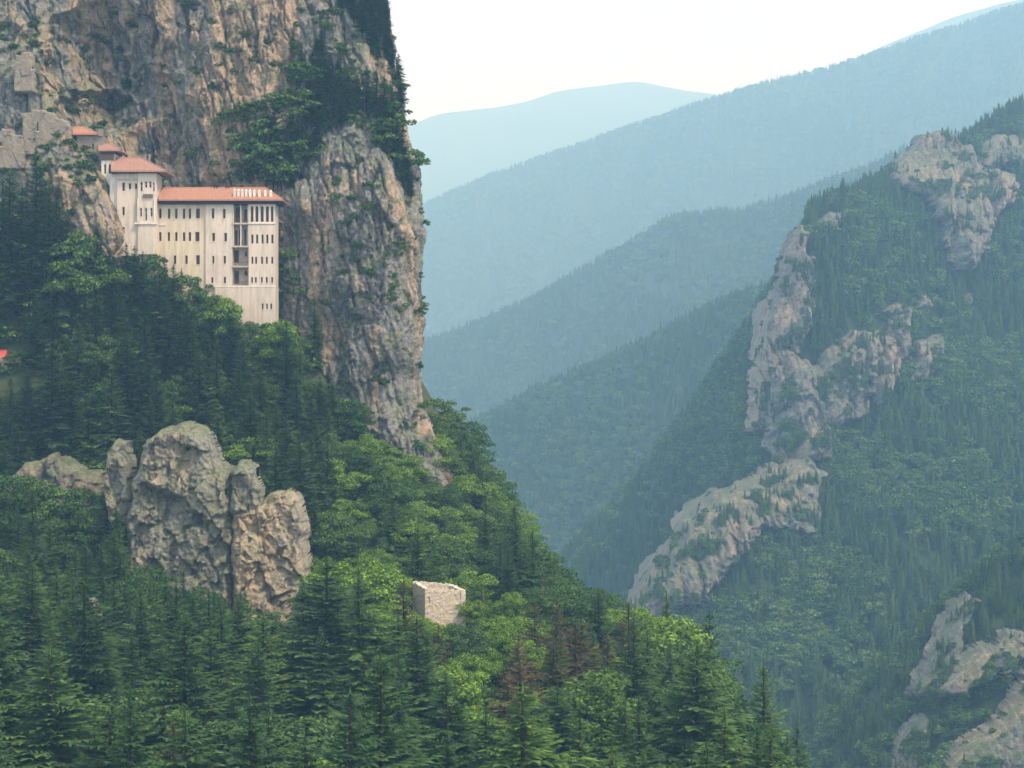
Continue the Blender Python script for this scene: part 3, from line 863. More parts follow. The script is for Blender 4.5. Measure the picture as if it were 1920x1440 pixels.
opsD = [(u, 387, 416.5, w, True) for u, w in ((473.5, 5.2), (482.5, 5.6), (492.3, 5.8), (502, 5.6), (511, 4.8))]
opsD += [(u, 440, 457, 4.2, True) for u in (474, 483, 493, 502, 511.5)]
opsD += [(u, 481.5, 495, 3.6, True) for u in (474, 481, 492.2, 501, 511.2)]
opsD += [(u, 520, 530.5, 3.4, False) for u in (473.5, 480.5, 491.7, 501, 511)]
opsE = [(u, 569.5, 580, 3.2, False) for u in (493.5, 501.7, 509.5)]
wall('wall', M['plaster'], mon, 467, 517, 381, 538.5, YD, 5.0, opsD)
for ops, y in ((opsA, YA), (opsB, YB), (opsD, YD), (opsE, YD - 0.24)):
    for (u, a, b, w, ar) in ops:
        loggia = y == YD and a < 400
        window(mon, u, a, b, w, y, 'frame', not loggia, not ar)
for (u, a, b, w, ar) in opsC:
    window(mon, u, a, b, w, YC, 'wood', w < 8, False)
for vv in (418, 461, 498.5, 535):
    slab('balcony_slab', mon, 'bare_stone', 436, 467, vv, vv + 3.2, YD + 0.1, YC + 0.3)
    r = MB()
    zt = fz(vv - 7)
    r.tube((fx(436.5), YD + 0.3, zt), (fx(466.5), YD + 0.3, zt), 0.05, 0.05)
    for k in range(12):
        xx = fx(436.5 + 30 * k / 11)
        r.tube((xx, YD + 0.3, fz(vv)), (xx, YD + 0.3, zt), 0.04, 0.04, 4)
    r.build('railing', M['wood'], mon)
for u in (437.5, 452, 466):
    for a, b in ((384, 418), (421, 461)):
        MB().tube((fx(u), YD + 0.35, fz(b)), (fx(u), YD + 0.35, fz(a)), 0.16, 0.14, 8).build('column', M['plaster_white'], mon)
slab('string_course', mon, 'plaster_white', 466, 517.6, 418, 420.5, YD - 0.18, YD + 0.1)
slab('string_course', mon, 'plaster_white', 262, 310, 420, 422.5, YA - 0.16, YA + 0.1)
slab('string_course', mon, 'plaster_white', 386, 517.5, 536.5, 539, YD - 0.3, YD + 0.12)
wall('base_wall', M['plaster'], mon, 404, 517.4, 539, 612, YD - 0.24, 5.2, opsE)
hip_roof(mon, 'tile', 297, 531, 374.5, 378.2, 386.8, 297.5, 498, 383.2, 352.5)
slab('eaves_shade', mon, 'soffit', 299, 526, 377, 383.4, 378.75, 386.0)  # dark box stands for the shadow band below the roof
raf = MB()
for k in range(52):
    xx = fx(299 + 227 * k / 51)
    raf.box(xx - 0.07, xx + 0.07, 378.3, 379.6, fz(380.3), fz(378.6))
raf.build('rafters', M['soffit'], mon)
for k, u in enumerate((440.5, 447.6, 454.7, 462, 469.3, 477.5, 486.5, 497.5, 508)):
    yb = 379.6 + 0.25 * (k % 2); zb = fz(373); w = 0.30
    x = (u - 960) / FPX * yb
    zt = zb + 1.85 - 0.04 * k
    ch = MB().box(x - w, x + w, yb - 0.3, yb + 0.3, zb, zt).build('chimney', M['plaster_white'], mon)
    cp = MB()
    cp.box(x - w - 0.06, x + w + 0.06, yb - 0.36, yb + 0.36, zt + 0.004, zt + 0.12)
    z2 = zt + 0.12; tip = (x, yb, zt + 0.62)
    c4 = [(x - w, yb - 0.3, z2), (x + w, yb - 0.3, z2), (x + w, yb + 0.3, z2), (x - w, yb + 0.3, z2)]
    for j in range(4): cp.poly([c4[j], c4[(j + 1) % 4], tip])
    cp.build('cap', M['plaster_white'], ch)
for u in (402, 407, 424, 429):
    MB().tube(P(u, 354, 383.0), P(u, 349, 383.0), 0.18, 0.14, 6).build('vent_pipe', M['soffit'], mon)

# --- second building, stepping up to the left
b2 = empty('corner_monastery_building', (fx(250), 379, fz(480)))
tag(b2, 'tall cream house with overhanging faded roof left of the long building', 'building')
Y2 = 378.7
ops2 = [(234, 343.5, 359.5, 4.8, False), (246, 345, 356, 4.5, False), (257.5, 345, 356, 4.5, True), (234, 389, 405, 4.6, False), (234, 427, 440, 4.6, False)]
wall('wall', M['plaster'], b2, 222, 262, 326, 480, Y2, 7, ops2)
wall('wall', M['plaster_white'], b2, 207, 222, 325, 400, Y2 + 0.7, 6, [])
ops2b = [(268.5, 343, 361, 4.6, False), (277, 342, 354, 5, False), (285, 342, 354, 5, False), (291.5, 344, 361, 3.6, False), (267.5, 391, 408, 4.4, True), (277, 391, 415, 4.4, True), (287, 391, 408, 4.4, True)]
wall('bay_wall', M['plaster'], b2, 262, 297, 326, 478, Y2 - 0.6, 6, ops2b)
for (u, a, b, w, ar) in ops2: window(b2, u, a, b, w, Y2)
for (u, a, b, w, ar) in ops2b: window(b2, u, a, b, w, Y2 - 0.6, 'white_frame', True, False)
slab('patch', b2, 'bare_stone', 223, 261, 336.5, 340, Y2 - 0.05, Y2 + 0.02)
slab('pilaster', b2, 'plaster_white', 261.5, 263.8, 374, 418, Y2 - 0.85, Y2 - 0.5)
slab('pilaster', b2, 'plaster_white', 292, 294.5, 374, 418, Y2 - 0.85, Y2 - 0.5)
slab('string_course', b2, 'plaster_white', 256, 298, 419, 422, Y2 - 0.9, Y2 + 0.1)
slab('bracket', b2, 'wood', 272, 290, 366, 372, Y2 - 1.0, Y2 - 0.5)
hip_roof(b2, 'tile_pink', 208, 312, 320.5, 377.0, 386.5, 209, 264, 382.4, 296.5)
slab('eaves_shade', b2, 'soffit', 211, 300, 323.0, 327, 377.5, 385.5)  # shadow below this roof put in as a dark box

# --- third building
b3 = empty('narrow_monastery_house', (fx(198), 381, fz(350)))
tag(b3, 'narrow white house with two tall windows above the corner house', 'building')
ops3 = [(194, 306, 324, 4, True), (203, 306, 324, 4, True)]
wall('wall', M['plaster_white'], b3, 187, 212, 284, 372, 381.5, 5, ops3)
for (u, a, b, w, ar) in ops3: window(b3, u, a, b, w, 381.5, 'frame', True, False)
slab('timber_storey', b3, 'wood', 187.5, 211, 285, 299, 381.35, 381.8)
hip_roof(b3, 'tile_pink', 184, 227, 281.5, 380.2, 387.5, 185, 206, 384.0, 269.5)
slab('eaves_shade', b3, 'soffit', 186, 216, 283.4, 286, 380.6, 387)  # dark box again in place of shade under the overhang

# --- fourth building at the mouth of the cave
b4 = empty('cave_mouth_house', (fx(160), 383, fz(320)))
tag(b4, 'tan rubble house with a small red roof at the mouth of the cave', 'building')
ops4 = [(150, 268, 278, 4, False), (168, 266, 277, 4, False)]
wall('wall', M['fort_stone'], b4, 138, 187, 251, 335, 383, 5, ops4)
for (u, a, b, w, ar) in ops4: window(b4, u, a, b, w, 383, 'frame', False, False)
hip_roof(b4, 'tile', 136, 184, 251, 382.0, 389, 137, 158, 386, 238.5)
ch = slab('chimney', b4, 'fort_stone', 180, 187, 237, 252, 382.4, 383.6)
slab('cap', ch, 'soffit', 179, 188, 235.4, 236.9, 382.2, 383.8)

# --- old walls at the left edge
def ragged_wall(name, lab, poly, D, win, seed):
    r = empty(name, P(sum(p[0] for p in poly) / len(poly), max(p[1] for p in poly), D))
    tag(r, lab, 'wall')
    rock_patch('wall', poly, D, 1.6, 0.28, 0.16, 0.5, seed, M['fort_stone'], 0.0, r, rough=0.16, relief=block_relief)
    for (u, a, b, w) in win:
        window(r, u, a, b, w, D - 2.6, 'fort_stone', False, True)
ragged_wall('ruined_wall_tower', 'ruined tan wall tower with one small window high on the left cliff', [(28, 175), (30, 118), (33, 104), (41, 105), (43, 99), (60, 98), (61, 104), (64, 105), (65, 140), (68, 175)], 385.5, [(54, 119, 125.5, 4.5)], 401)
ragged_wall('ruined_cave_wall', 'old stone wall with a single slit window left of the cave', [(44, 292), (45, 214), (60, 212), (62, 206), (84, 206), (86, 210), (104, 212), (106, 222), (128, 226), (134, 238), (138, 268), (112, 292)], 382.5, [(70, 228, 246, 4.5)], 402)
ragged_wall('ruined_terrace_wall', 'low crumbling terrace wall at the left picture edge', [(-40, 320), (-40, 246), (4, 246), (6, 242), (26, 244), (28, 252), (46, 256), (50, 318)], 381.5, [(3, 266, 276, 7)], 403)

# ------------------------------------------------------------------ roofless stone tower on the lower slope
tow = empty('ruined_stone_tower', P(822, 1166, 310))
tag(tow, 'roofless square stone tower with ragged pale walls on the wooded spur', 'ruin')
def tower_wall(a, b, h0, h1, th, seed, hole=None):
    """a wall from a to b (plan points), ragged top"""
    a = Vector(a); b = Vector(b)
    L = (b - a).length; d = (b - a) / L; nrm = Vector((-d.y, d.x))
    nx, nz = max(4, int(L / 0.3)), 26
    base = P(822, 1166, 310).z - 3.0
    rr = random.Random(seed)
    tops = [h0 + (h1 - h0) * k / nx + rr.uniform(-0.14, 0.14) for k in range(nx + 1)]
    vs = []
    for side in (0, 1):
        for j in range(nz + 1):
            for k in range(nx + 1):
                jit = 0.0 if k in (0, nx) else rr.uniform(-0.07, 0.07)
                p = a + d * (L * k / nx) + nrm * (side * th + jit)
                vs.append((p.x, p.y, base + (tops[k] + 3.0) * j / nz))
    f = []
    S = (nx + 1) * (nz + 1)
    for j in range(nz):
        for k in range(nx):
            if hole and hole[0] <= k < hole[1] and hole[2] <= j < hole[3]: continue
            i = j * (nx + 1) + k
            f.append((i, i + 1, i + nx + 2, i + nx + 1))
            f.append((S + i + 1, S + i, S + i + nx + 1, S + i + nx + 2))
    for k in range(nx):
        i = nz * (nx + 1) + k
        f.append((i, i + 1, S + i + 1, S + i))
    for k in (0, nx):
        for j in range(nz):
            i = j * (nx + 1) + k
            f.append((i, i + nx + 1, S + i + nx + 1, S + i))
    me = bpy.data.meshes.new('wall'); me.from_pydata(vs, [], f); me.update()
    o = link('wall', me, M['rubble'], tow)
    return a, d, nrm
cA = P(797, 1100, 307); cB = P(873, 1100, 308.5); 
A = Vector((cA.x, cA.y)); B = Vector((cB.x, cB.y))
dirn = Vector((-0.42, 1.0)).normalized()
Dn = A + dirn * 7.2; Cn = B + dirn * 7.2
tower_wall(A, B, 6.5, 6.2, 0.9, 1, (1, 3, 19, 22))
tower_wall(B, Cn, 6.2, 6.6, 0.9, 2)
tower_wall(Cn, Dn, 6.6, 7.4, 0.9, 3)
tower_wall(Dn, A, 7.3, 6.6, 0.9, 4)
wz = P(804, 1124, 307).z
MB().box(A.x + 0.28, A.x + 0.95, A.y + 0.55, A.y + 0.6, wz - 0.9, wz + 0.7).build('window', M['glass'], tow)

# small hut and a visitor at the left edge
D_HUT = min(np.arange(330, 372, .5), key=lambda d: abs(UV((P(20, 0, d).x, d, float(hill_h([(P(20, 0, d).x, d)])[0])))[1] - 690))
D_HUT = float(D_HUT)
hut_p = P(2, 700, D_HUT)
hut_z = hut_p.z
hut = empty('small_hut', hut_p)
tag(hut, 'small pale hut with red roof cut by the left picture edge', 'hut')
MB().box(hut_p.x - 3.0, hut_p.x + 0.5, D_HUT, D_HUT + 3, hut_z + 0.9, hut_z + 3.4).build('wall', M['plaster_white'], hut)
rf = MB()
x0, x1, zb = hut_p.x - 3.5, hut_p.x + 0.9, hut_z + 3.4
rf.poly([(x0, D_HUT - .7, zb), (x1, D_HUT - .7, zb), (x1, D_HUT + 1.5, zb + 1.9), (x0, D_HUT + 1.5, zb + 1.9)]).poly([(x1, D_HUT + 3.7, zb), (x0, D_HUT + 3.7, zb), (x0, D_HUT + 1.5, zb + 1.9), (x1, D_HUT + 1.5, zb + 1.9)]).poly([(x1, D_HUT - .7, zb), (x1, D_HUT + 3.7, zb), (x1, D_HUT + 1.5, zb + 1.9)]).poly([(x0, D_HUT - .7, zb), (x1, D_HUT - .7, zb), (x1, D_HUT + 3.7, zb), (x0, D_HUT + 3.7, zb)])
rf.build('roof', simple_mat('hut_red_roof', (0.55, 0.10, 0.07), 0.7), hut)
MB().box(hut_p.x - 0.8, hut_p.x + 0.1, D_HUT - .07, D_HUT + .04, hut_z + 1.1, hut_z + 3.0).build('door', M['wood'], hut)

def make_person(base, faceang):
    J = {'pel': (0, 0, .95), 'chest': (0, -.02, 1.28), 'neck': (0, 0, 1.48), 'head': (0, -.02, 1.60), 'top': (0, 0, 1.72),
         'ls': (.19, 0, 1.42), 'le': (.27, .03, 1.14), 'lh': (.25, -.12, .93), 'rs': (-.19, 0, 1.42), 're': (-.27, .03, 1.14), 'rh': (-.25, -.10, .93),
         'lp': (.10, 0, .90), 'lk': (.12, -.05, .50), 'la': (.12, .02, .09), 'lt': (.13, -.16, .04), 'rp': (-.10, 0, .90), 'rk': (-.11, .0, .50), 'ra': (-.12, .05, .09), 'rt': (-.13, -.12, .04)}
    R = dict(pel=.15, chest=.16, neck=.06, head=.10, top=.07, ls=.075, le=.055, lh=.045, rs=.075, re=.055, rh=.045, lp=.095, lk=.065, la=.045, lt=.04, rp=.095, rk=.065, ra=.045, rt=.04)
    E = [('pel', 'chest'), ('chest', 'neck'), ('neck', 'head'), ('head', 'top'), ('chest', 'ls'), ('ls', 'le'), ('le', 'lh'), ('chest', 'rs'), ('rs', 're'), ('re', 'rh'),
         ('pel', 'lp'), ('lp', 'lk'), ('lk', 'la'), ('la', 'lt'), ('pel', 'rp'), ('rp', 'rk'), ('rk', 'ra'), ('ra', 'rt')]
    names = list(J)
    me = bpy.data.meshes.new('person')
    me.from_pydata([J[n] for n in names], [(names.index(a), names.index(b)) for a, b in E], [])
    o = bpy.data.objects.new('person', me); COL.objects.link(o)
    o.modifiers.new('skin', 'SKIN')
    for k, n in enumerate(names):
        me.skin_vertices[0].data[k].radius = (R[n], R[n])
        me.skin_vertices[0].data[k].use_root = n == 'pel'
    ss = o.modifiers.new('sub', 'SUBSURF'); ss.levels = 1; ss.render_levels = 1
    dg = bpy.context.evaluated_depsgraph_get()
    m2 = bpy.data.meshes.new_from_object(o.evaluated_get(dg))
    o.modifiers.clear(); o.data = m2
    m2.materials.clear()
    for nm, c in (('blue_jacket', (0.04, 0.20, 0.55)), ('dark_trousers', (0.03, 0.035, 0.05)), ('skin', (0.5, 0.32, 0.24)), ('dark_hair', (0.03, 0.02, 0.015))):
        m2.materials.append(simple_mat(nm, c))
    for p in m2.polygons:
        z, x, y = p.center.z, abs(p.center.x), p.center.y
        p.material_index = 3 if (z > 1.66 or (z > 1.55 and y > 0.0)) else 2 if z > 1.46 and x < .12 else 1 if z < .88 and x < .2 else 2 if z < .97 and x > .2 else 0
        p.use_smooth = True
    o.location = base
    o.rotation_euler = (0, 0, faceang)
    return o
pp = P(40, 670, D_HUT)
per_z = float(hill_h([(pp.x, pp.y)])[0])
# the viewing platform the visitor and the hut stand on
plat = MB().box(hut_p.x - 4, pp.x + 0.5, D_HUT - 0.9, D_HUT + 6, pp.z - 1.3, pp.z - 0.02)
tag(plat.build('viewing_terrace', M['crag_brown']), 'small stone terrace under the hut and the visitor in blue', 'terrace')
tag(make_person((pp.x, D_HUT, pp.z), 0.4), 'person in a blue jacket standing on the left slope', 'person')

# ------------------------------------------------------------------ tree prototypes
def merge(parts):
    vs, fs, n = [], [], 0
    for v, f in parts:
        vs.append(v); fs.append(f + n); n += len(v)
    return np.vstack(vs), np.vstack(fs)

def spruce_crown(rng, H, R, tiers, nb, m, droop=0.45):
    tri = []
    z0 = 0.08 * H
    ex_ = rng.uniform(.58, .95); lop = rng.uniform(0, 6.28); lopk = rng.uniform(.0, .28)
    for k in range(tiers):
        for b in range(max(4, int(nb * (1 - 0.45 * k / tiers)))):
            t = (k + rng.uniform(-.9, .9)) / tiers
            t = min(max(t, 0), 0.985)
            if rng.random() < .07: continue
            z = z0 + (H - z0) * t
            r = R * (1 - t) ** ex_ * (0.62 + 0.38 * min(1, (t + .06) * 5)) + 0.12
            a = rng.uniform(0, 6.283)
            rr = r * rng.uniform(0.45, 1.15) * (1 + lopk * math.cos(a - lop)) * (1 + .18 * math.sin(3 * a + 9 * t))
            dr = droop * rng.uniform(0.4, 1.5) * (1 - t * 0.9) - 0.25 * t
            ca, sa = math.cos(a), math.sin(a)
            def ax(f): return np.array([ca * rr * f, sa * rr * f, z - dr * rr * (f ** 1.2) + 0.12 * rr * f ** 4])
            side = np.array([-sa, ca, 0.0])
            for j in range(m):
                f0 = 0.12 + 0.88 * j / m
                p = ax(f0); p2 = ax(min(1.0, f0 + 0.85 / m + .06))
                L = (0.18 + 0.24 * rr * (1 - 0.70 * f0)) * rng.uniform(.7, 1.25)
                for s in (-1, 1):
                    tip = p2 + side * s * L + np.array([ca, sa, 0]) * L * rng.uniform(.2, .6) - np.array([0, 0, L * rng.uniform(.05, .55)])
                    tri.append((p, p2, tip))
                if j % 2 == 0:
                    tri.append((p, p2, (p + p2) / 2 - np.array([0, 0, L * rng.uniform(.35, .8)]) + side * L * rng.uniform(-.3, .3)))
            e = ax(1.0)
            tri.append((e - side * .10 * (rr + .4), e + side * .10 * (rr + .4), e + np.array([ca, sa, -.12]) * (0.2 * rr + .15)))
    top = np.array([0, 0, H])
    for s in range(4):
        a = s * 1.57
        tri.append((top + [0, 0, .5], top + [math.cos(a) * .16, math.sin(a) * .16, -1.1], top + [math.cos(a + 1) * .16, math.sin(a + 1) * .16, -1.1]))
    v = np.array(tri).reshape(-1, 3)
    return v, np.arange(len(v)).reshape(-1, 3)

def trunk_mesh(name, H, r, bend=0.0, limbs=0, rng=None, reach=2.0):
    mb = MB()
    n = 6
    pts = [Vector((bend * math.sin(k * 1.3), bend * math.cos(k * 1.7) - bend, H * k / n)) for k in range(n + 1)]
    for k in range(n):
        mb.tube(pts[k], pts[k + 1], r * (1 - 0.86 * k / n), r * (1 - 0.86 * (k + 1) / n), 7)
    mb.tube((0, 0, -2.5), (0, 0, 0.05), r * 1.25, r, 7)
    for k in range(limbs):
        z = H * rng.uniform(.35, .85); a = rng.uniform(0, 6.28); L = reach * rng.uniform(.5, 1.0)
        p = Vector((0, 0, z)); q = p + Vector((math.cos(a) * L, math.sin(a) * L, L * rng.uniform(.3, .9)))
        mb.tube(p, q, r * .34, r * .10, 5)
    me = mb.mesh(name)
    return me

def broad_crown(rng, H, R, nclump, nleaf, size):
    """clumps of leaf faces through the volume of an uneven crown"""
    cs = []
    zc = H * 0.60
    for k in range(nclump):
        d = rng.normal(size=3); d /= np.linalg.norm(d)
        rad = rng.uniform(0.35, 1.0) ** 0.6
        c = np.array([d[0] * R * rad, d[1] * R * rad, zc + d[2] * H * 0.36 * rad])
        c[0] += R * 0.18 * math.sin(c[2] * 1.1); c[1] += R * .18 * math.cos(c[2] * 1.4)
        cs.append((c, R * rng.uniform(.20, .40)))
    V = []
    for c, cr in cs:
        n = int(nleaf * (cr / (R * .3)) ** 1.5)
        d = rng.normal(size=(n, 3)); d /= np.linalg.norm(d, axis=1)[:, None]
        d[:, 2] = np.where(d[:, 2] < -.35, -d[:, 2] * .7, d[:, 2])
        p = c + d * cr * (rng.uniform(.25, 1, size=(n, 1)) ** .45) * np.array([1.15, 1.15, .75])
        nrm = d + rng.normal(size=(n, 3)) * 0.55 + np.array([0, 0, .35]); nrm /= np.linalg.norm(nrm, axis=1)[:, None]
        ref = rng.normal(size=(n, 3))
        a = np.cross(nrm, ref); a /= np.linalg.norm(a, axis=1)[:, None]
        b = np.cross(nrm, a)
        s = size * rng.uniform(.55, 1.3, size=(n, 1))
        V.append(np.stack([p - a * s - b * s * .2, p + b * s * .65 - a * s * .1, p + a * s + b * s * .1, p - b * s * .65], 1).reshape(-1, 3))
    v = np.vstack(V)
    return v, np.arange(len(v)).reshape(-1, 4)

g_ = np.random.default_rng(5)
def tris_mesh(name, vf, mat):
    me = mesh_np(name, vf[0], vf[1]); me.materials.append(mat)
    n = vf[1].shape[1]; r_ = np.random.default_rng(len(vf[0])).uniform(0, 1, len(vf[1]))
    if n == 3: tip = np.column_stack([r_ * .25, .15 + r_ * .25, .6 + r_ * .4]).ravel()       # young needle tips paler; lit tips and shaded gaps also put into colour
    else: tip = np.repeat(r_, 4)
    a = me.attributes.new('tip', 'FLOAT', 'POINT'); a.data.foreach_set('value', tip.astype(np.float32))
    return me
PROTO = {'spruce': [], 'brown': [], 'leaf': [], 'bright': [], 'shrub': [], 'small': []}
for k in range(7):
    H = 20.0; R = g_.uniform(3.5, 5.0)
    PROTO['spruce'].append((tris_mesh('spruce_crown', spruce_crown(g_, H, R, 36, 15, 6, g_.uniform(.25, .6)), M['spruce']), trunk_mesh('spruce_trunk', H * .96, .34), H, R))
for k in range(3):
    H = 18.0; R = g_.uniform(3.2, 4.2)
    PROTO['brown'].append((tris_mesh('dying_crown', spruce_crown(g_, H, R, 30, 11, 5, .5), M['brown']), trunk_mesh('spruce_trunk', H * .97, .3), H, R))
for k in range(6):
    H = 12.0; R = g_.uniform(3.9, 5.0)
    PROTO['leaf'].append((tris_mesh('leafy_crown', broad_crown(g_, H, R, 50, 170, .20), M['leaf']), trunk_mesh('tree_trunk', H * .75, .28, .12, 9, g_, R * .8), H, R))
for k in range(4):
    H = 11.0; R = g_.uniform(3.6, 4.8)
    PROTO['bright'].append((tris_mesh('leafy_crown', broad_crown(g_, H, R, 48, 170, .19), M['bright']), trunk_mesh('tree_trunk', H * .75, .24, .12, 9, g_, R * .8), H, R))
for k in range(3):
    H = 3.4; R = 2.2
    PROTO['shrub'].append((tris_mesh('shrub_leaves', broad_crown(g_, H, R, 16, 50, .22), M['leaf']), trunk_mesh('shrub_stem', H * .7, .08, .05, 5, g_, 1.2), H, R))

COUNT = {}
def plant(kind, variant, base, h, rot, wide=1.0, name=None, label=None, cat='tree', group=None):
    cr, tr, H, R = PROTO[kind][variant % len(PROTO[kind])]
    nm = name or {'spruce': 'spruce_tree', 'brown': 'dying_spruce', 'leaf': 'broadleaf_tree', 'bright': 'broadleaf_tree', 'shrub': 'shrub'}[kind]
    r = bpy.data.objects.new(nm, None); COL.objects.link(r)
    r.empty_display_size = 0.5
    r.location = base; s = h / H
    r.scale = (s * wide, s * wide, s); r.rotation_euler = (0, 0, rot)
    c = bpy.data.objects.new('crown', cr); COL.objects.link(c); c.parent = r
    t = bpy.data.objects.new('trunk' if kind != 'shrub' else 'stem', tr); COL.objects.link(t); t.parent = r
    if not tr.materials: tr.materials.append(M['bark'])
    tag(r, label, cat, group)
    COUNT[nm] = COUNT.get(nm, 0) + 1
    return r

# ------------------------------------------------------------------ what the slope must leave in view: (polygon in the photograph, depth)
VALLEY = [(795, -2000), (795, 735), (868, 795), (925, 862), (985, 975), (1110, 1092), (1200, 1125), (1290, 1165), (1345, 1230), (1400, 1300), (1490, 1385), (1530, 1450), (3000, 1450), (3000, -2000)]
KEEP = [
    ([(137, 230), (310, 285), (530, 345), (530, 600), (462, 596), (405, 548), (335, 492), (262, 462), (228, 440), (205, 420), (140, 300)], 378),
    ([(105, 250), (190, 290), (205, 330), (226, 445), (190, 452), (150, 420)], 372),
    ([(262, 870), (284, 822), (318, 797), (352, 792), (382, 800), (404, 824), (440, 880), (470, 862), (500, 935), (520, 918), (545, 919), (564, 938), (575, 975), (579, 1040), (588, 1110), (540, 1165), (500, 1135), (440, 1100), (340, 1065), (250, 1040), (250, 960)], 318),
    ([(768, 1074), (825, 1070), (886, 1096), (884, 1158), (800, 1156), (782, 1125)], 306),
    ([(530, 345), (800, 345), (800, 740), (852, 895), (810, 890), (745, 820), (650, 715), (615, 600), (530, 596)], 376),
    ([(40, 905), (110, 862), (150, 880), (130, 945), (70, 950)], 333), ([(150, 955), (192, 945), (195, 1035), (165, 1040)], 333),
    ([(198, 900), (205, 850), (222, 830), (240, 835), (250, 900)], 320),
    ([(150, 1160), (172, 1126), (190, 1132), (192, 1160)], 293),
    ([(-20, 645), (52, 645), (52, 682), (14, 704), (-20, 704)], D_HUT - 1),
    ([(93, 752), (107, 752), (107, 788), (93, 788)], 361),
    ([(-50, 90), (45, 90), (45, 250), (-50, 255)], 382), ([(95, 90), (140, 90), (140, 255), (95, 250)], 382), ([(45, 90), (95, 90), (95, 262), (45, 262)], 382),
    (VALLEY, 9000)]
KB = [(p, d, min(a for a, b in p), max(a for a, b in p), min(b for a, b in p), max(b for a, b in p)) for p, d in KEEP]
def blocked(u, v, D):
    for poly, d, ua, ub, va, vb in KB:
        if D >= d or u < ua or u > ub or v < va or v > vb: continue
        c = False; x0, y0 = poly[-1]
        for x1, y1 in poly:
            if (y0 > v) != (y1 > v) and u < (x1 - x0) * (v - y0) / (y1 - y0) + x0: c = not c
            x0, y0 = x1, y1
        if c: return True
    return False
def fits(X, Y, Z, h, w):
    for f, g in ((1.0, 0), (.72, .28), (.72, -.28), (.45, .6), (.45, -.6), (.2, .8), (.2, -.8)):
        u, v = UV((X + g * w, Y, Z + f * h))
        if v < 1440 and blocked(u, v, Y): return False
    return True

def zone(u, v):
    if v < 430 and u < 210: return 'beside the old walls at left'
    if 190 < u < 560 and v < 690: return 'just below the cream monastery'
    if u < 260 and v < 830: return 'on the left slope below the grey rock spur'
    if u < 600 and v < 830: return 'on the slope above the lichen crag'
    if u < 900 and v < 1000: return 'below the foot of the tall cliff' if u > 560 else 'around the left rock face'
    if u < 260 and v < 1150: return 'around the tan rock face at left'
    if u < 600 and v < 1230: return 'at the foot of the lichen crag'
    if u < 790 and v < 1220: return 'between crag and roofless tower'
    if u < 1010 and v < 1110: return 'behind the roofless tower'
    if u > 1150: return 'on the spur running down to the right'
    if u > 980 and v < 1250: return 'on the spur right of the roofless tower'
    if u < 330: return 'in the bottom left foreground'
    if u < 660: return 'in the foreground below the lichen crag'
    return 'in the foreground below the roofless tower'

BRIGHT = [(700, 880, 95), (640, 1075, 85), (700, 1120, 60), (880, 1190, 95), (960, 1230, 90), (1215, 1185, 85), (1150, 1130, 60), (1260, 1240, 60), (440, 590, 60), (500, 640, 50), (410, 560, 45), (35, 470, 60), (30, 990, 60), (60, 1010, 40), (800, 1190, 60), (770, 960, 60), (860, 1010, 60), (340, 800, 25), (860, 1290, 60), (300, 480, 40)]
BROWN = [(790, 1250, 60), (1040, 1230, 55), (1000, 1330, 60), (1090, 1330, 70), (120, 1290, 50), (320, 1400, 30), (760, 1330, 50), (1190, 1290, 50), (90, 1010, 35), (1010, 1420, 60), (160, 1250, 40)]
SPRUCE_ONLY = [(300, 660, 150), (150, 650, 150), (550, 1000, 60), (580, 900, 80), (430, 760, 90), (300, 1300, 260), (100, 1330, 150), (500, 1320, 160), (930, 1120, 50), (600, 800, 60), (230, 470, 40)]
def pick(u, v):
    for a, b, r in BROWN:
        if math.hypot(u - a, v - b) < r and random.random() < .75: return 'brown'
    for a, b, r in BRIGHT:
        if math.hypot(u - a, v - b) < r: return 'bright' if random.random() < .68 else 'leaf'
    for a, b, r in SPRUCE_ONLY:
        if math.hypot(u - a, v - b) < r: return 'spruce' if random.random() < .88 else 'leaf'
    if u < 560 and 440 < v < 820: return 'spruce' if random.random() < .94 else 'leaf'
    if u > 560 and v >= 1160:
        q_ = random.random()
        return 'spruce' if q_ < .42 else 'leaf' if q_ < .70 else 'bright'
    if u > 620 and v < 1260:
        q_ = random.random()
        return 'leaf' if q_ < .52 else 'bright' if q_ < .80 else 'spruce'
    return 'spruce' if random.random() < .58 else ('leaf' if random.random() < .7 else 'bright')

placed = []
cells = {}
def free(X, Y, r):
    cx, cy = int(X // 6), int(Y // 6)
    for i in range(cx - 1, cx + 2):
        for j in range(cy - 1, cy + 2):
            for (a, b, q) in cells.get((i, j), ()):
                if (a - X) ** 2 + (b - Y) ** 2 < ((r + q) * .5) ** 2: return False
    return True
def put(X, Y, Z, kind, h, wide=1.0, k=None):
    pr = PROTO[kind]
    k = random.randrange(len(pr)) if k is None else k
    placed.append((kind, k, X, Y, Z, h, random.uniform(0, 6.28), wide))
    cells.setdefault((int(X // 6), int(Y // 6)), []).append((X, Y, 5.4 if kind in ('spruce', 'brown') else 6.0))

def put_top(u, v, D, kind, hmax=26, wide=1.0):
    """a tree whose tip is seen at (u, v) and which stands on the slope at depth D"""
    X = (u - 960) / FPX * D
    Z = float(hill_h([(X, D)])[0])
    h = (720 - v) / FPX * D - Z
    h = min(h, hmax)
    if 2.5 < h: put(X, D, Z, kind, h, wide)

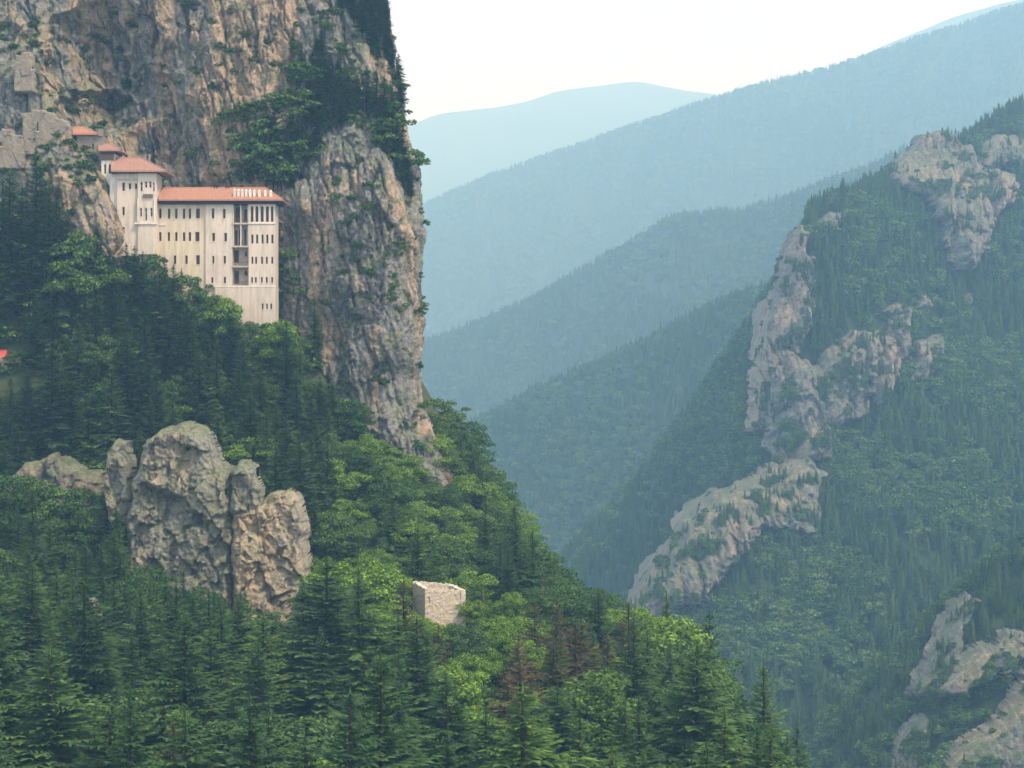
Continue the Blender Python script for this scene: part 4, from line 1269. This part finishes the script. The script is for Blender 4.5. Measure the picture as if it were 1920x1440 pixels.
# trees that can be told apart on the skyline and in the foreground
for (u, v, D, kind, wd) in [(1432, 1240, 262, 'spruce', 1.15), (1330, 1142, 305, 'spruce', .9), (1250, 1108, 330, 'spruce', .8), (1495, 1350, 250, 'spruce', .9), (1385, 1330, 255, 'leaf', 1.0),
                            (325, 1345, 205, 'brown', 1.1), (800, 1180, 262, 'spruce', 1.0), (590, 555, 381, 'spruce', .9), (600, 700, 366, 'spruce', 1.2), (300, 1035, 300, 'spruce', 1.1), (150, 750, 350, 'spruce', 1.1),
                            (1020, 1075, 325, 'brown', .8), (400, 1100, 285, 'spruce', 1.0), (470, 1130, 280, 'spruce', 1.0), (560, 1150, 280, 'spruce', 1.0), (60, 745, 352, 'spruce', 1.0), (560, 800, 345, 'spruce', 1.2), (590, 920, 335, 'spruce', 1.2), (540, 640, 372, 'leaf', 1),
                            (670, 1045, 300, 'bright', 1.2), (730, 850, 366, 'bright', 1.1), (690, 830, 368, 'leaf', 1.1), (840, 1000, 340, 'leaf', 1.4), (1000, 1020, 352, 'leaf', 1.3), (1060, 1060, 345, 'leaf', 1.3), (1120, 1092, 340, 'leaf', 1.1), (1200, 1135, 318, 'bright', 1.2), (1250, 1155, 305, 'bright', 1.3), (1160, 1140, 322, 'bright', 1.1),
                            (830, 745, 432, 'leaf', 1.2), (870, 790, 428, 'leaf', 1.2), (905, 850, 420, 'leaf', 1.2), (940, 900, 412, 'leaf', 1.2), (965, 955, 402, 'leaf', 1.1), (985, 985, 392, 'leaf', 1.1), (815, 770, 425, 'spruce', 1.0), (850, 830, 415, 'spruce', 1.0), (1300, 1190, 290, 'leaf', 1.1), (1345, 1245, 280, 'leaf', 1.1), (1290, 1240, 285, 'bright', 1.1)]:
    put_top(u, v, D, kind, 30, wd)
for (u, v, D) in [(68, 266, 371), (18, 310, 371), (5, 330, 370), (22, 395, 369), (42, 345, 370), (92, 335, 370), (112, 372, 369), (128, 398, 369), (146, 425, 368), (165, 440, 368), (186, 452, 370), (205, 462, 371), (60, 410, 374), (30, 450, 371), (85, 440, 371), (115, 460, 369), (8, 500, 368), (150, 490, 367), (55, 520, 366), (100, 540, 365), (180, 520, 366), (210, 500, 369)]:
    put_top(u, v, D, 'spruce' if random.random() < .9 else 'leaf', 36, 1.0)

for k_, (u, v) in enumerate([(236, 452), (252, 458), (268, 468), (288, 470), (308, 478), (326, 492), (340, 500), (356, 512), (372, 524), (386, 536), (402, 545), (418, 556), (434, 572), (450, 588), (468, 596), (486, 600), (504, 602), (522, 598), (540, 606)]):
    put_top(u, v, 375.5 - (k_ % 3) * 1.6, ('spruce', 'spruce', 'spruce', 'leaf')[k_ % 4] if u < 400 else ('leaf', 'bright')[k_ % 2], 30, 0.9)
for k_, (u, v) in enumerate([(225, 1030), (250, 1050), (275, 1050), (330, 1075), (355, 1095), (385, 1100), (425, 1110), (450, 1120), (500, 1140), (530, 1160), (585, 1170), (605, 1130), (215, 985), (190, 1010)]):
    put_top(u, v, 303 - (k_ % 3) * 3, ('spruce', 'spruce', 'leaf')[k_ % 3], 24, 0.95)
for (u, v, D) in [(60, 905, 322), (130, 935, 320), (18, 930, 322), (218, 945, 316), (95, 985, 318), (160, 1010, 316), (30, 1000, 316), (205, 1040, 314), (42, 882, 328), (88, 892, 326), (150, 905, 326), (185, 935, 322), (15, 880, 328)]:
    put_top(u, v, D, 'spruce' if random.random() < .6 else 'leaf', 20, 1.0)
for (u, v, D) in [(15, 745, 352), (30, 790, 347), (8, 830, 343), (55, 835, 343), (75, 790, 347), (45, 720, 351), (120, 800, 348), (20, 695, 351), (85, 700, 357)]:
    put_top(u, v, D, 'spruce', 20, 1.1)
cand = []
for _ in range(26000):
    Y = random.uniform(165, 445); X = random.uniform(-.345, .2) * Y
    cand.append((X, Y))
ca = np.array(cand); cz = hill_h(ca)
for (X, Y), Z in zip(cand, cz):
    u, v = UV((X, Y, Z))
    if u < -70 or v > 2050: continue
    if Y > 384 and u < 800: continue                         # inside the cliff
    if Y > 371 and 540 < u < 800: continue
    if 130 < u < 540 and Y > 376.5: continue
    if 195 < u < 600 and 316 < Y < 334: continue              # the crag stands here
    if 0 < u < 220 and 326 < Y < 350: continue
    if 750 < u < 885 and 302 < Y < 321: continue              # the roofless tower
    if u < 62 and D_HUT - 3 < Y < D_HUT + 8: continue
    kind = pick(u, v - 55)
    R = {'spruce': 5.4, 'brown': 5.4, 'leaf': 6.0, 'bright': 6.0}[kind]
    if not free(X, Y, R * (0.35 if Y > 335 else 0.85 if Y > 270 else 2.0)): continue
    h = {'spruce': random.uniform(11, 24), 'brown': random.uniform(12, 18), 'leaf': random.uniform(8, 13.5), 'bright': random.uniform(7, 12)}[kind]
    if Y < 270: h = h * 1.15 + 3
    if random.random() < .18: h *= .65
    w = h * .24 if kind in ('spruce', 'brown') else h * .5
    tries = 0
    while not fits(X, Y, Z, h, w) and tries < 7:
        h *= .8; w *= .86; tries += 1
    if tries >= 7 or h < 3: continue
    if tries >= 2 and kind == 'spruce' and h < 7 and u > 400: kind = 'leaf'
    u2, v2 = UV((X, Y, Z + h))
    if v2 > 1450 or u2 < -50: continue
    put(X, Y, Z, kind, h, random.uniform(.8, 1.35) * (1.32 if Y < 270 else 1.0))

# which trees show, and how much: a coarse depth buffer of the slope and the crowns
BW, BH = 480, 360
zb = np.full((BH, BW), 1e9); zi = np.full((BH, BW), -1)
gq = np.array([(x, y) for y in np.arange(150, 460, 1.5) for x in np.arange(-170, 100, 1.5)]); gz = hill_h(gq)
for (x, y), z in zip(gq, gz):
    u, v = UV((x, y, z - 1.0)); a, b = int(u / 4), int(v / 4)
    if 0 <= a < BW and 0 <= b < BH:
        s_ = zb[max(0, b - 2):b + 3, max(0, a - 2):a + 3]; np.minimum(s_, y, out=s_)
for poly, d in KEEP[:5]:
    mu, mv = np.meshgrid(np.arange(BW) * 4 + 2, np.arange(BH) * 4 + 2)
    mk = in_poly(mu, mv, poly); zb[mk] = np.minimum(zb[mk], d + 4)
for n_, t in enumerate(placed):
    kd, k, X, Y, Z, h, rot, wd = t
    R_ = PROTO[kd][k % len(PROTO[kd])][3] / PROTO[kd][k % len(PROTO[kd])][2] * h * wd
    u, v0 = UV((X, Y, Z)); _, v1 = UV((X, Y, Z + h)); w = R_ / Y * FPX
    for b in range(max(0, int(v1 / 4)), min(BH, int(v0 / 4) + 1)):
        f = (b * 4 + 2 - v1) / max(v0 - v1, 1)
        ww = w * (f if kd in ('spruce', 'brown') else math.sqrt(max(0, 1 - (2 * min(f, .75) / .75 - 1) ** 2)))
        a0, a1 = max(0, int((u - ww) / 4)), min(BW, int((u + ww) / 4) + 1)
        if a1 > a0:
            m_ = zb[b, a0:a1] > Y
            zb[b, a0:a1][m_] = Y; zi[b, a0:a1][m_] = n_
SEEN = np.bincount(zi[zi >= 0], minlength=len(placed))
placed = [t + (SEEN[i],) for i, t in enumerate(placed) if SEEN[i] >= 5]
# label by kind, height and place; alike neighbours share one
KW = {'spruce': ('dark green spruce', 'spruces'), 'brown': ('browning half-bare spruce', 'browning spruces'), 'leaf': ('mid green leafy tree', 'leafy trees'), 'bright': ('bright fresh green leafy tree', 'bright leafy trees')}
def apparent(t): return t[8]
keepn = {'spruce': 300, 'brown': 300, 'leaf': 180, 'bright': 120}
rest = []
for kind in KW:
    ts = sorted([t for t in placed if t[0] == kind], key=apparent, reverse=True)
    for i, (kd, k, X, Y, Z, h, rot, wd, seen) in enumerate(ts):
        if i >= keepn[kind]:
            rest.append((kd, k, X, Y, Z, h, rot, wd)); continue
        u, v = UV((X, Y, Z + h * .6))
        z = zone(u, v)
        if kind in ('spruce', 'brown'): sz = 'tall' if h > 19 else 'small' if h < 10 else 'middle-sized'
        else: sz = 'large' if h > 11.5 else 'low' if h < 6.5 else 'middle-sized'
        plant(kd, k, (X, Y, Z - .3), h, rot, wd, label=f'{sz} {KW[kind][0]} {z}', cat='tree', group=f'{sz} {KW[kind][1]} {z}')

REST = rest
# bare dead trunk right of the tower
for (u, v, D) in ((1016, 1098, 318), (1070, 1150, 314), (1055, 1165, 312)):
    X = (u - 960) / FPX * D; Z = float(hill_h([(X, D)])[0]); h = (720 - v) / FPX * D - Z
    if h < 3: continue
    mb = MB(); rr = random.Random(int(u))
    mb.tube((0, 0, -1), (.3, 0, h), .30, .05, 7)
    tr = empty('dead_tree', (X, D, Z))
    tag(tr, {1016: 'tallest bare brown dead tree right of the roofless tower', 1070: 'leaning grey dead tree with bare branches on the spur', 1055: 'short grey dead tree beside the leaning one'}[u], 'tree')
    mb.build('trunk', M['deadwood']).parent = tr
    for k in range(16):
        z = h * rr.uniform(.3, .97); a = rr.uniform(0, 6.28); L = (1 - z / h) * 2.6 + .4
        MB().tube((.3 * z / h, 0, z), (math.cos(a) * L, math.sin(a) * L, z + L * rr.uniform(-.25, .5)), .06, .02, 4).build('branch', M['deadwood']).parent = tr

# ------------------------------------------------------------------ trees and shrubs rooted in the cliff
def on_cliff(kind, u, v, h, lab, grp, wide=1.0, out=0.8):
    if 'ledge' in lab:
        w_ = 'dark spruce' if kind == 'spruce' else 'low green shrub'
        z_ = ('on the cliff face above the long red roof' if u < 470 else 'on the cliff directly behind the chimneyed roof end' if u < 565 and v > 240 else 'on the lower cliff right of the cream building' if v > 400 else
              'at the upper end of the wooded cliff ledge' if v < 160 else 'on the right brink of the cliff' if u > 725 else 'in the left half of the wooded cliff ledge' if u < 640 else 'in the right half of the wooded cliff ledge')
        lab = w_ + ' ' + z_; grp = w_ + 's ' + z_
    p = cliff_at(u, v)
    plant(kind, random.randrange(9), (p.x, p.y - out, p.z - .4), h, random.uniform(0, 6.28), wide, label=lab, cat='tree' if kind != 'shrub' else 'shrub', group=grp)
for (u, v, h) in [(664, 40, 8), (680, 62, 9), (698, 50, 10), (716, 70, 9), (728, 58, 8), (704, 92, 8), (735, 100, 7), (744, 128, 6), (660, 10, 9), (690, 8, 9), (715, 20, 9), (640, 16, 7)]:
    on_cliff('spruce', u, v, h, 'dark spruce on the cliff shoulder at the top of the picture', 'spruces on the upper cliff shoulder', 1.1)
for (u, v, h) in [(580, 195, 9), (596, 205, 11), (612, 195, 12), (628, 210, 11), (640, 200, 10), (655, 215, 10), (672, 205, 9), (690, 200, 10), (706, 212, 11), (720, 225, 11), (735, 235, 10), (600, 150, 8), (620, 165, 9), (585, 235, 9), (610, 240, 9), (640, 235, 9), (565, 130, 7), (550, 100, 6)]:
    on_cliff('spruce', u, v, h, 'dark spruce on the wooded ledge halfway up the cliff', 'spruces on the cliff ledge', 1.1)
for (u, v, h) in [(740, 262, 9), (748, 290, 9), (757, 310, 9), (764, 330, 8), (770, 350, 8), (752, 330, 7), (776, 368, 6), (742, 240, 8)]:
    on_cliff('spruce', u, v, h, 'dark spruce along the right edge of the cliff', 'spruces on the right cliff edge', 1.0)
for (u, v, h) in [(470, 300, 9), (485, 325, 11), (500, 345, 12), (515, 350, 11), (530, 352, 10), (545, 345, 10), (560, 330, 9), (575, 300, 9), (500, 270, 8), (520, 290, 10), (545, 275, 10), (560, 260, 9), (455, 330, 6)]:
    on_cliff('shrub' if random.random() < .6 else 'spruce', u, v, h * .8, 'dark bushy tree on the cliff right above the chimneyed roof end', 'trees above the roof end', 1.0)
for (u, v, h) in [(430, 228, 3), (445, 232, 3.5), (462, 222, 4), (480, 215, 4), (500, 212, 4.5), (520, 208, 4.5), (540, 212, 5), (415, 240, 2.6), (455, 345, 4), (440, 350, 3), (385, 290, 3), (640, 110, 3), (610, 60, 3), (630, 385, 3), (668, 232, 3), (545, 520, 3.4), (538, 490, 3), (552, 540, 3), (530, 560, 3), (798, 585, 2.6), (760, 170, 2.5), (360, 300, 2.5), (560, 560, 3), (345, 800, 2.2)]:
    on_cliff('shrub', u, v, h, 'low green shrub clinging to a ledge of the tall cliff', 'shrubs on the cliff ledges', 1.2, .2)

LEDGE = [(470, 240), (520, 215), (560, 120), (615, 85), (660, 130), (705, 185), (745, 235), (785, 345), (765, 365), (705, 250), (640, 228), (585, 290), (562, 350), (475, 345)]
n_l = 0
while n_l < 46:
    u, v = random.uniform(450, 790), random.uniform(80, 370)
    if not in_poly(np.array([u]), np.array([v]), LEDGE)[0]: continue
    n_l += 1
    if random.random() < .45: on_cliff('spruce', u, v, random.uniform(5, 9.5), 'dark spruce on the wooded ledge halfway up the cliff', 'spruces on the cliff ledge', 1.25, .4)
    else: on_cliff('shrub', u, v, random.uniform(3, 6), 'low green shrub clinging to a ledge of the tall cliff', 'shrubs on the cliff ledges', 1.3, .2)
for u, v in [(650, 5), (662, 22), (676, 35), (690, 28), (704, 40), (712, 8), (722, 42), (728, 84), (738, 112), (747, 150), (752, 195), (668, -10), (700, -12), (640, -5), (690, 75), (712, 108)]:
    on_cliff('spruce', u, v, random.uniform(6, 9), 'dark spruce on the cliff shoulder at the top of the picture', 'spruces on the upper cliff shoulder', 1.2, .5)

# trees of one group are told apart by their order from the left
ORD = 'leftmost,second from left,third from left,fourth from left,fifth from left,sixth from left,seventh from left,eighth from left,ninth from left,tenth from left'.split(',')
ORDR = 'rightmost,second from right,third from right,fourth from right,fifth from right,sixth from right,seventh from right,eighth from right,ninth from right,tenth from right'.split(',')
byg = {}
for o in COL.objects:
    if o.parent is None and o.get('category') in ('tree', 'shrub') and o.get('group'): byg.setdefault(o['label'], []).append(o)
for lab, os_ in byg.items():
    if len(os_) < 2: continue
    os_.sort(key=lambda o: o.location.x / o.location.y)
    n = len(os_)
    for i, o in enumerate(os_):
        w = ORD[i] if i < min(10, (n + 1) // 2) else ORDR[n - 1 - i] if n - 1 - i < 10 else None
        if w and len((lab + ' ' + w).split()) <= 16: o['label'] = lab + ', ' + w

# ------------------------------------------------------------------ undergrowth and far forests (nobody could count them)
LOD = bpy.data.collections.new('tree_models')
def lod(name, vf, mat):
    o = bpy.data.objects.new(name, tris_mesh(name, vf, mat)); LOD.objects.link(o)
def star_spruce(rng, tiers=9, n=9):
    tri = []
    for k in range(tiers):
        t = k / tiers
        zt = .06 + .94 * min(1, t + 1.75 / tiers); zb = .04 + .94 * t
        r = .17 * (1 - t) ** .85 + .012
        a0 = rng.uniform(0, 6.28)
        for b in range(n):
            a = a0 + 6.283 * b / n; w = 3.14 / n * 1.15; rr = r * rng.uniform(.7, 1.2); z = zb + rng.uniform(-.02, .02)
            tri.append(((0, 0, zt), (math.cos(a - w) * rr * .55, math.sin(a - w) * rr * .55, z + .03), (math.cos(a) * rr, math.sin(a) * rr, z - .02)))
            tri.append(((0, 0, zt), (math.cos(a) * rr, math.sin(a) * rr, z - .02), (math.cos(a + w) * rr * .55, math.sin(a + w) * rr * .55, z + .03)))
    v = np.array(tri).reshape(-1, 3)
    return v, np.arange(len(v)).reshape(-1, 3)
lr = np.random.default_rng(3)
for k in range(4):
    v, f = spruce_crown(lr, 20.0, lr.uniform(3.4, 4.6), 18, 10, 3, .5); v, f = merge([(v / 20.0, f), (lambda a: (a[0] * [.9, .9, .97], a[1]))(star_spruce(lr, 12, 9))]); lod('a_spruce_model', (v, f), M['spruce'])
for k in range(4):
    v, f = broad_crown(lr, 1.0, lr.uniform(.36, .48), 30, 42, .045); lod('b_leaf_model', (v, f), M['farleaf'])
for k in range(3):
    v, f = broad_crown(lr, 1.0, .62, 14, 36, .085); lod('c_shrub_model', (v, f), M['leaf'])
for k in range(2):
    v, f = broad_crown(lr, 1.0, .62, 14, 36, .085); lod('d_shrub_model', (v, f), M['bright'])

def scatter_group():
    ng = bpy.data.node_groups.new('scatter', 'GeometryNodeTree')
    ng.interface.new_socket('Geometry', in_out='INPUT', socket_type='NodeSocketGeometry')
    ng.interface.new_socket('Geometry', in_out='OUTPUT', socket_type='NodeSocketGeometry')
    N = ng.nodes; L = ng.links
    gi = N.new('NodeGroupInput'); go = N.new('NodeGroupOutput')
    ip = N.new('GeometryNodeInstanceOnPoints'); ci = N.new('GeometryNodeCollectionInfo')
    ci.inputs['Collection'].default_value = LOD
    ci.inputs['Separate Children'].default_value = True
    ci.inputs['Reset Children'].default_value = True
    ip.inputs['Pick Instance'].default_value = True
    def attr(nm, ty):
        a = N.new('GeometryNodeInputNamedAttribute'); a.data_type = ty; a.inputs['Name'].default_value = nm
        return a.outputs['Attribute']
    L.new(gi.outputs[0], ip.inputs['Points']); L.new(ci.outputs[0], ip.inputs['Instance'])
    L.new(attr('pick', 'INT'), ip.inputs['Instance Index'])
    L.new(attr('rot', 'FLOAT_VECTOR'), ip.inputs['Rotation']); L.new(attr('scl', 'FLOAT_VECTOR'), ip.inputs['Scale'])
    L.new(ip.outputs[0], go.inputs[0])
    return ng
SCATTER = scatter_group()
def stuff(name, label, cat, pts, pick, scl):
    pts = np.asarray(pts, np.float32); n = len(pts)
    if n == 0: return
    me = bpy.data.meshes.new(name)
    me.vertices.add(n); me.vertices.foreach_set('co', pts.ravel())
    a = me.attributes.new('pick', 'INT', 'POINT'); a.data.foreach_set('value', np.asarray(pick, np.int32))
    rot = np.zeros((n, 3), np.float32); rot[:, 2] = RNG.uniform(0, 6.28, n)
    a = me.attributes.new('rot', 'FLOAT_VECTOR', 'POINT'); a.data.foreach_set('vector', rot.ravel())
    a = me.attributes.new('scl', 'FLOAT_VECTOR', 'POINT'); a.data.foreach_set('vector', np.asarray(scl, np.float32).ravel())
    o = link(name, me)
    md = o.modifiers.new('scatter', 'NODES'); md.node_group = SCATTER
    tag(o, label, cat, kind='stuff')
    print('STUFF', name, n)

def scl_of(pick, rng, hs, hb):
    n = len(pick)
    h = np.where(pick < 4, rng.uniform(hs[0], hs[1], n), rng.uniform(hb[0], hb[1], n))
    w = h * rng.uniform(.85, 1.25, n)
    return np.column_stack([w, w, h])

# undergrowth on the near hillside
q = []
for _ in range(9500):
    Y = random.uniform(190, 445); X = random.uniform(-.34, .2) * Y
    q.append((X, Y))
q = np.array(q); z = hill_h(q)
ok = []
for i in range(len(q)):
    u, v = UV((q[i, 0], q[i, 1], z[i] + 1.5))
    if v > 1500 or u < -30: continue
    if q[i, 1] > 380 and u < 800: continue
    if blocked(u, v, q[i, 1]) or blocked(u, v - 18, q[i, 1]) or blocked(u, v - 38, q[i, 1]) or blocked(u + 18, v - 20, q[i, 1]) or blocked(u - 18, v - 20, q[i, 1]): continue
    if 745 < u < 890 and 296 < q[i, 1] < 322: continue
    if 195 < u < 600 and 316 < q[i, 1] < 334: continue
    ok.append(i)
pk = np.where((RNG.random(len(ok)) < .75) | (q[ok, 0] / q[ok, 1] < -.18), RNG.integers(8, 11, len(ok)), RNG.integers(11, 13, len(ok)))
h = RNG.uniform(2.2, 5.2, len(ok))
stuff('undergrowth', 'dense green undergrowth covering the ground between the near trees', 'undergrowth', np.column_stack([q[ok], z[ok] - .3]), pk, np.column_stack([h, h, h * .8]))

hs_ = RNG.uniform(.7, 2.4, len(SCRUB))
stuff('cliff_scrub', 'scattered small green tufts growing on the ledges of the cliff', 'scrub', SCRUB - [0, .1, .2], RNG.integers(8, 11, len(SCRUB)), np.column_stack([hs_ * 1.1, hs_ * 1.1, hs_]))
if REST:
    rp = np.array([(t[2], t[3], t[4] - .3) for t in REST]); rk = np.array([RNG.integers(0, 4) if t[0] in ('spruce', 'brown') else RNG.integers(4, 8) for t in REST])
    rs = np.array([(t[5], t[5], t[5]) for t in REST])
    stuff('background_trees', 'further trees glimpsed between the near ones on the slope', 'trees', rp, rk, rs)

def forest_on(name, label, hfun, x0, x1, y0, y1, spacing, hs, hb, pbroad, seed, vmax=1640, jitter=.45):
    rng = np.random.default_rng(seed)
    n = int((x1 - x0) * (y1 - y0) / spacing ** 2 * 3)
    q = np.column_stack([rng.uniform(x0, x1, n), rng.uniform(y0, y1, n)])
    gzx = hfun(q + [3, 0]) - hfun(q - [3, 0]); gzy = hfun(q + [0, 3]) - hfun(q - [0, 3])
    q = q[rng.random(n) < np.sqrt(1 + (gzx / 6) ** 2 + (gzy / 6) ** 2) / 3]
    u = 960 + q[:, 0] / q[:, 1] * FPX
    m = (u > 1000) & (u < 1975)
    q = q[m]; z = hfun(q)
    u = 960 + q[:, 0] / q[:, 1] * FPX; v = 720 - z / q[:, 1] * FPX
    m = v < vmax
    for nm, poly, ray, T, e, lab in FAR_ROCKS:
        if (ray is rm_ray) == (hfun is rm_h):
            yr = ROCK_Y[tuple(poly[0])]
            nr_ = (q[:, 1] > yr[0] - 6) & (q[:, 1] < yr[1] + 2)
            m &= ~(nr_ & in_poly(u, v - 3, poly) & (rng.random(len(u)) < .93))
            m &= ~((q[:, 1] > yr[0] - 25) & (q[:, 1] < yr[1]) & in_poly(u, v - 16, poly) & (rng.random(len(u)) < .3))
    q = q[m]; z = z[m]
    extra = np.vstack([a for nm, poly, ray, T, e, lab in FAR_ROCKS if (ray is rm_ray) == (hfun is rm_h) for a in ROCK_PTS[nm]])
    u_, v_ = 960 + extra[:, 0] / extra[:, 1] * FPX, 0
    far = (extra[:, 1] > 860) == (hfun is rm_h)
    nz = fbm(extra / 16.0, seed + 3, 2)
    extra = extra[far & (nz > (0.16 if hfun is rm_h else 0.02)) & (rng.random(len(extra)) < (.05 if hfun is rm_h else .06))]
    q = np.vstack([q, extra[:, :2]]); z = np.concatenate([z, extra[:, 2] - 1.5]); n_rock = len(extra)
    nz = fbm(np.column_stack([q / 70.0, np.zeros(len(q))]), seed, 2)
    broad = rng.random(len(q)) < np.clip(pbroad + nz * 1.1, .06, .95)
    pk = np.where(broad, rng.integers(4, 8, len(q)), rng.integers(0, 4, len(q)))
    sc3 = scl_of(pk, rng, hs, hb); sc3[len(q) - n_rock:] *= .45
    stuff(name, label, 'forest', np.column_stack([q, z - .5]), pk, sc3)
forest_on('mountainside_forest', 'hazy mixed forest of spruces and leafy trees covering the right mountainside', rm_h, 0, 560, 780, 1700, 5.0, (9, 22), (7, 15), .36, 71)
forest_on('spur_forest', 'forest on the lower right spur between its rock outcrops', sp_h, 120, 320, 600, 840, 5.2, (9, 15), (5, 9), .6, 72)

def forest_ridge(name, label, G, n, hs, hb, pbroad, seed, umin=760):
    rng = np.random.default_rng(seed)
    nt_, ns, _ = G.shape
    i = rng.uniform(0, nt_ - 1.001, n * 3); j = rng.uniform(0, ns - 1.001, n * 3)
    i0 = i.astype(int); j0 = j.astype(int); fi = (i - i0)[:, None]; fj = (j - j0)[:, None]
    p = (G[i0, j0] * (1 - fi) * (1 - fj) + G[i0 + 1, j0] * fi * (1 - fj) + G[i0, j0 + 1] * (1 - fi) * fj + G[i0 + 1, j0 + 1] * fi * fj)
    u = 960 + p[:, 0] / p[:, 1] * FPX; v = 720 - p[:, 2] / p[:, 1] * FPX
    m = (u > umin) & (u < 1960) & (v < 1250)
    p = p[m][:n]
    nz = fbm(np.column_stack([p[:, :2] / 160.0, np.zeros(len(p))]), seed, 2)
    broad = rng.random(len(p)) < np.clip(pbroad + nz, .06, .9)
    pk = np.where(broad, rng.integers(4, 8, len(p)), rng.integers(0, 4, len(p)))
    p[:, 2] -= .5
    stuff(name, label, 'forest', p, pk, scl_of(pk, rng, hs, hb))
forest_ridge('valley_forest', 'blue-green forest on the nearest ridge across the valley', R4, 11000, (13, 22), (9, 15), .35, 81)
forest_ridge('middle_forest', 'blue hazy forest on the middle ridge across the valley', R3, 14000, (14, 24), (10, 17), .35, 82)
forest_ridge('far_forest', 'pale blue forest on the long far ridge', R2, 14000, (20, 30), (16, 24), .3, 83)

# ------------------------------------------------------------------ haze in the valley air
hz = MB().box(-4400, 4400, -150, 14500, -421, 2650)
ho = hz.build('haze', None)
m, nt, out = new_mat('haze_air')
pv = nt.nodes.new('ShaderNodeVolumePrincipled')
pv.inputs['Color'].default_value = (*HAZE_COLOR, 1)
pv.inputs['Density'].default_value = HAZE_DENSITY
pv.inputs['Absorption Color'].default_value = (1, 1, 1, 1)
pv.inputs['Anisotropy'].default_value = 0.15
pv.inputs['Density Attribute'].default_value = ''
nt.links.new(pv.outputs['Volume'], out.inputs['Volume'])
ho.data.materials.append(m)
tag(ho, 'thin blue haze filling the valley air', 'haze', kind='stuff')
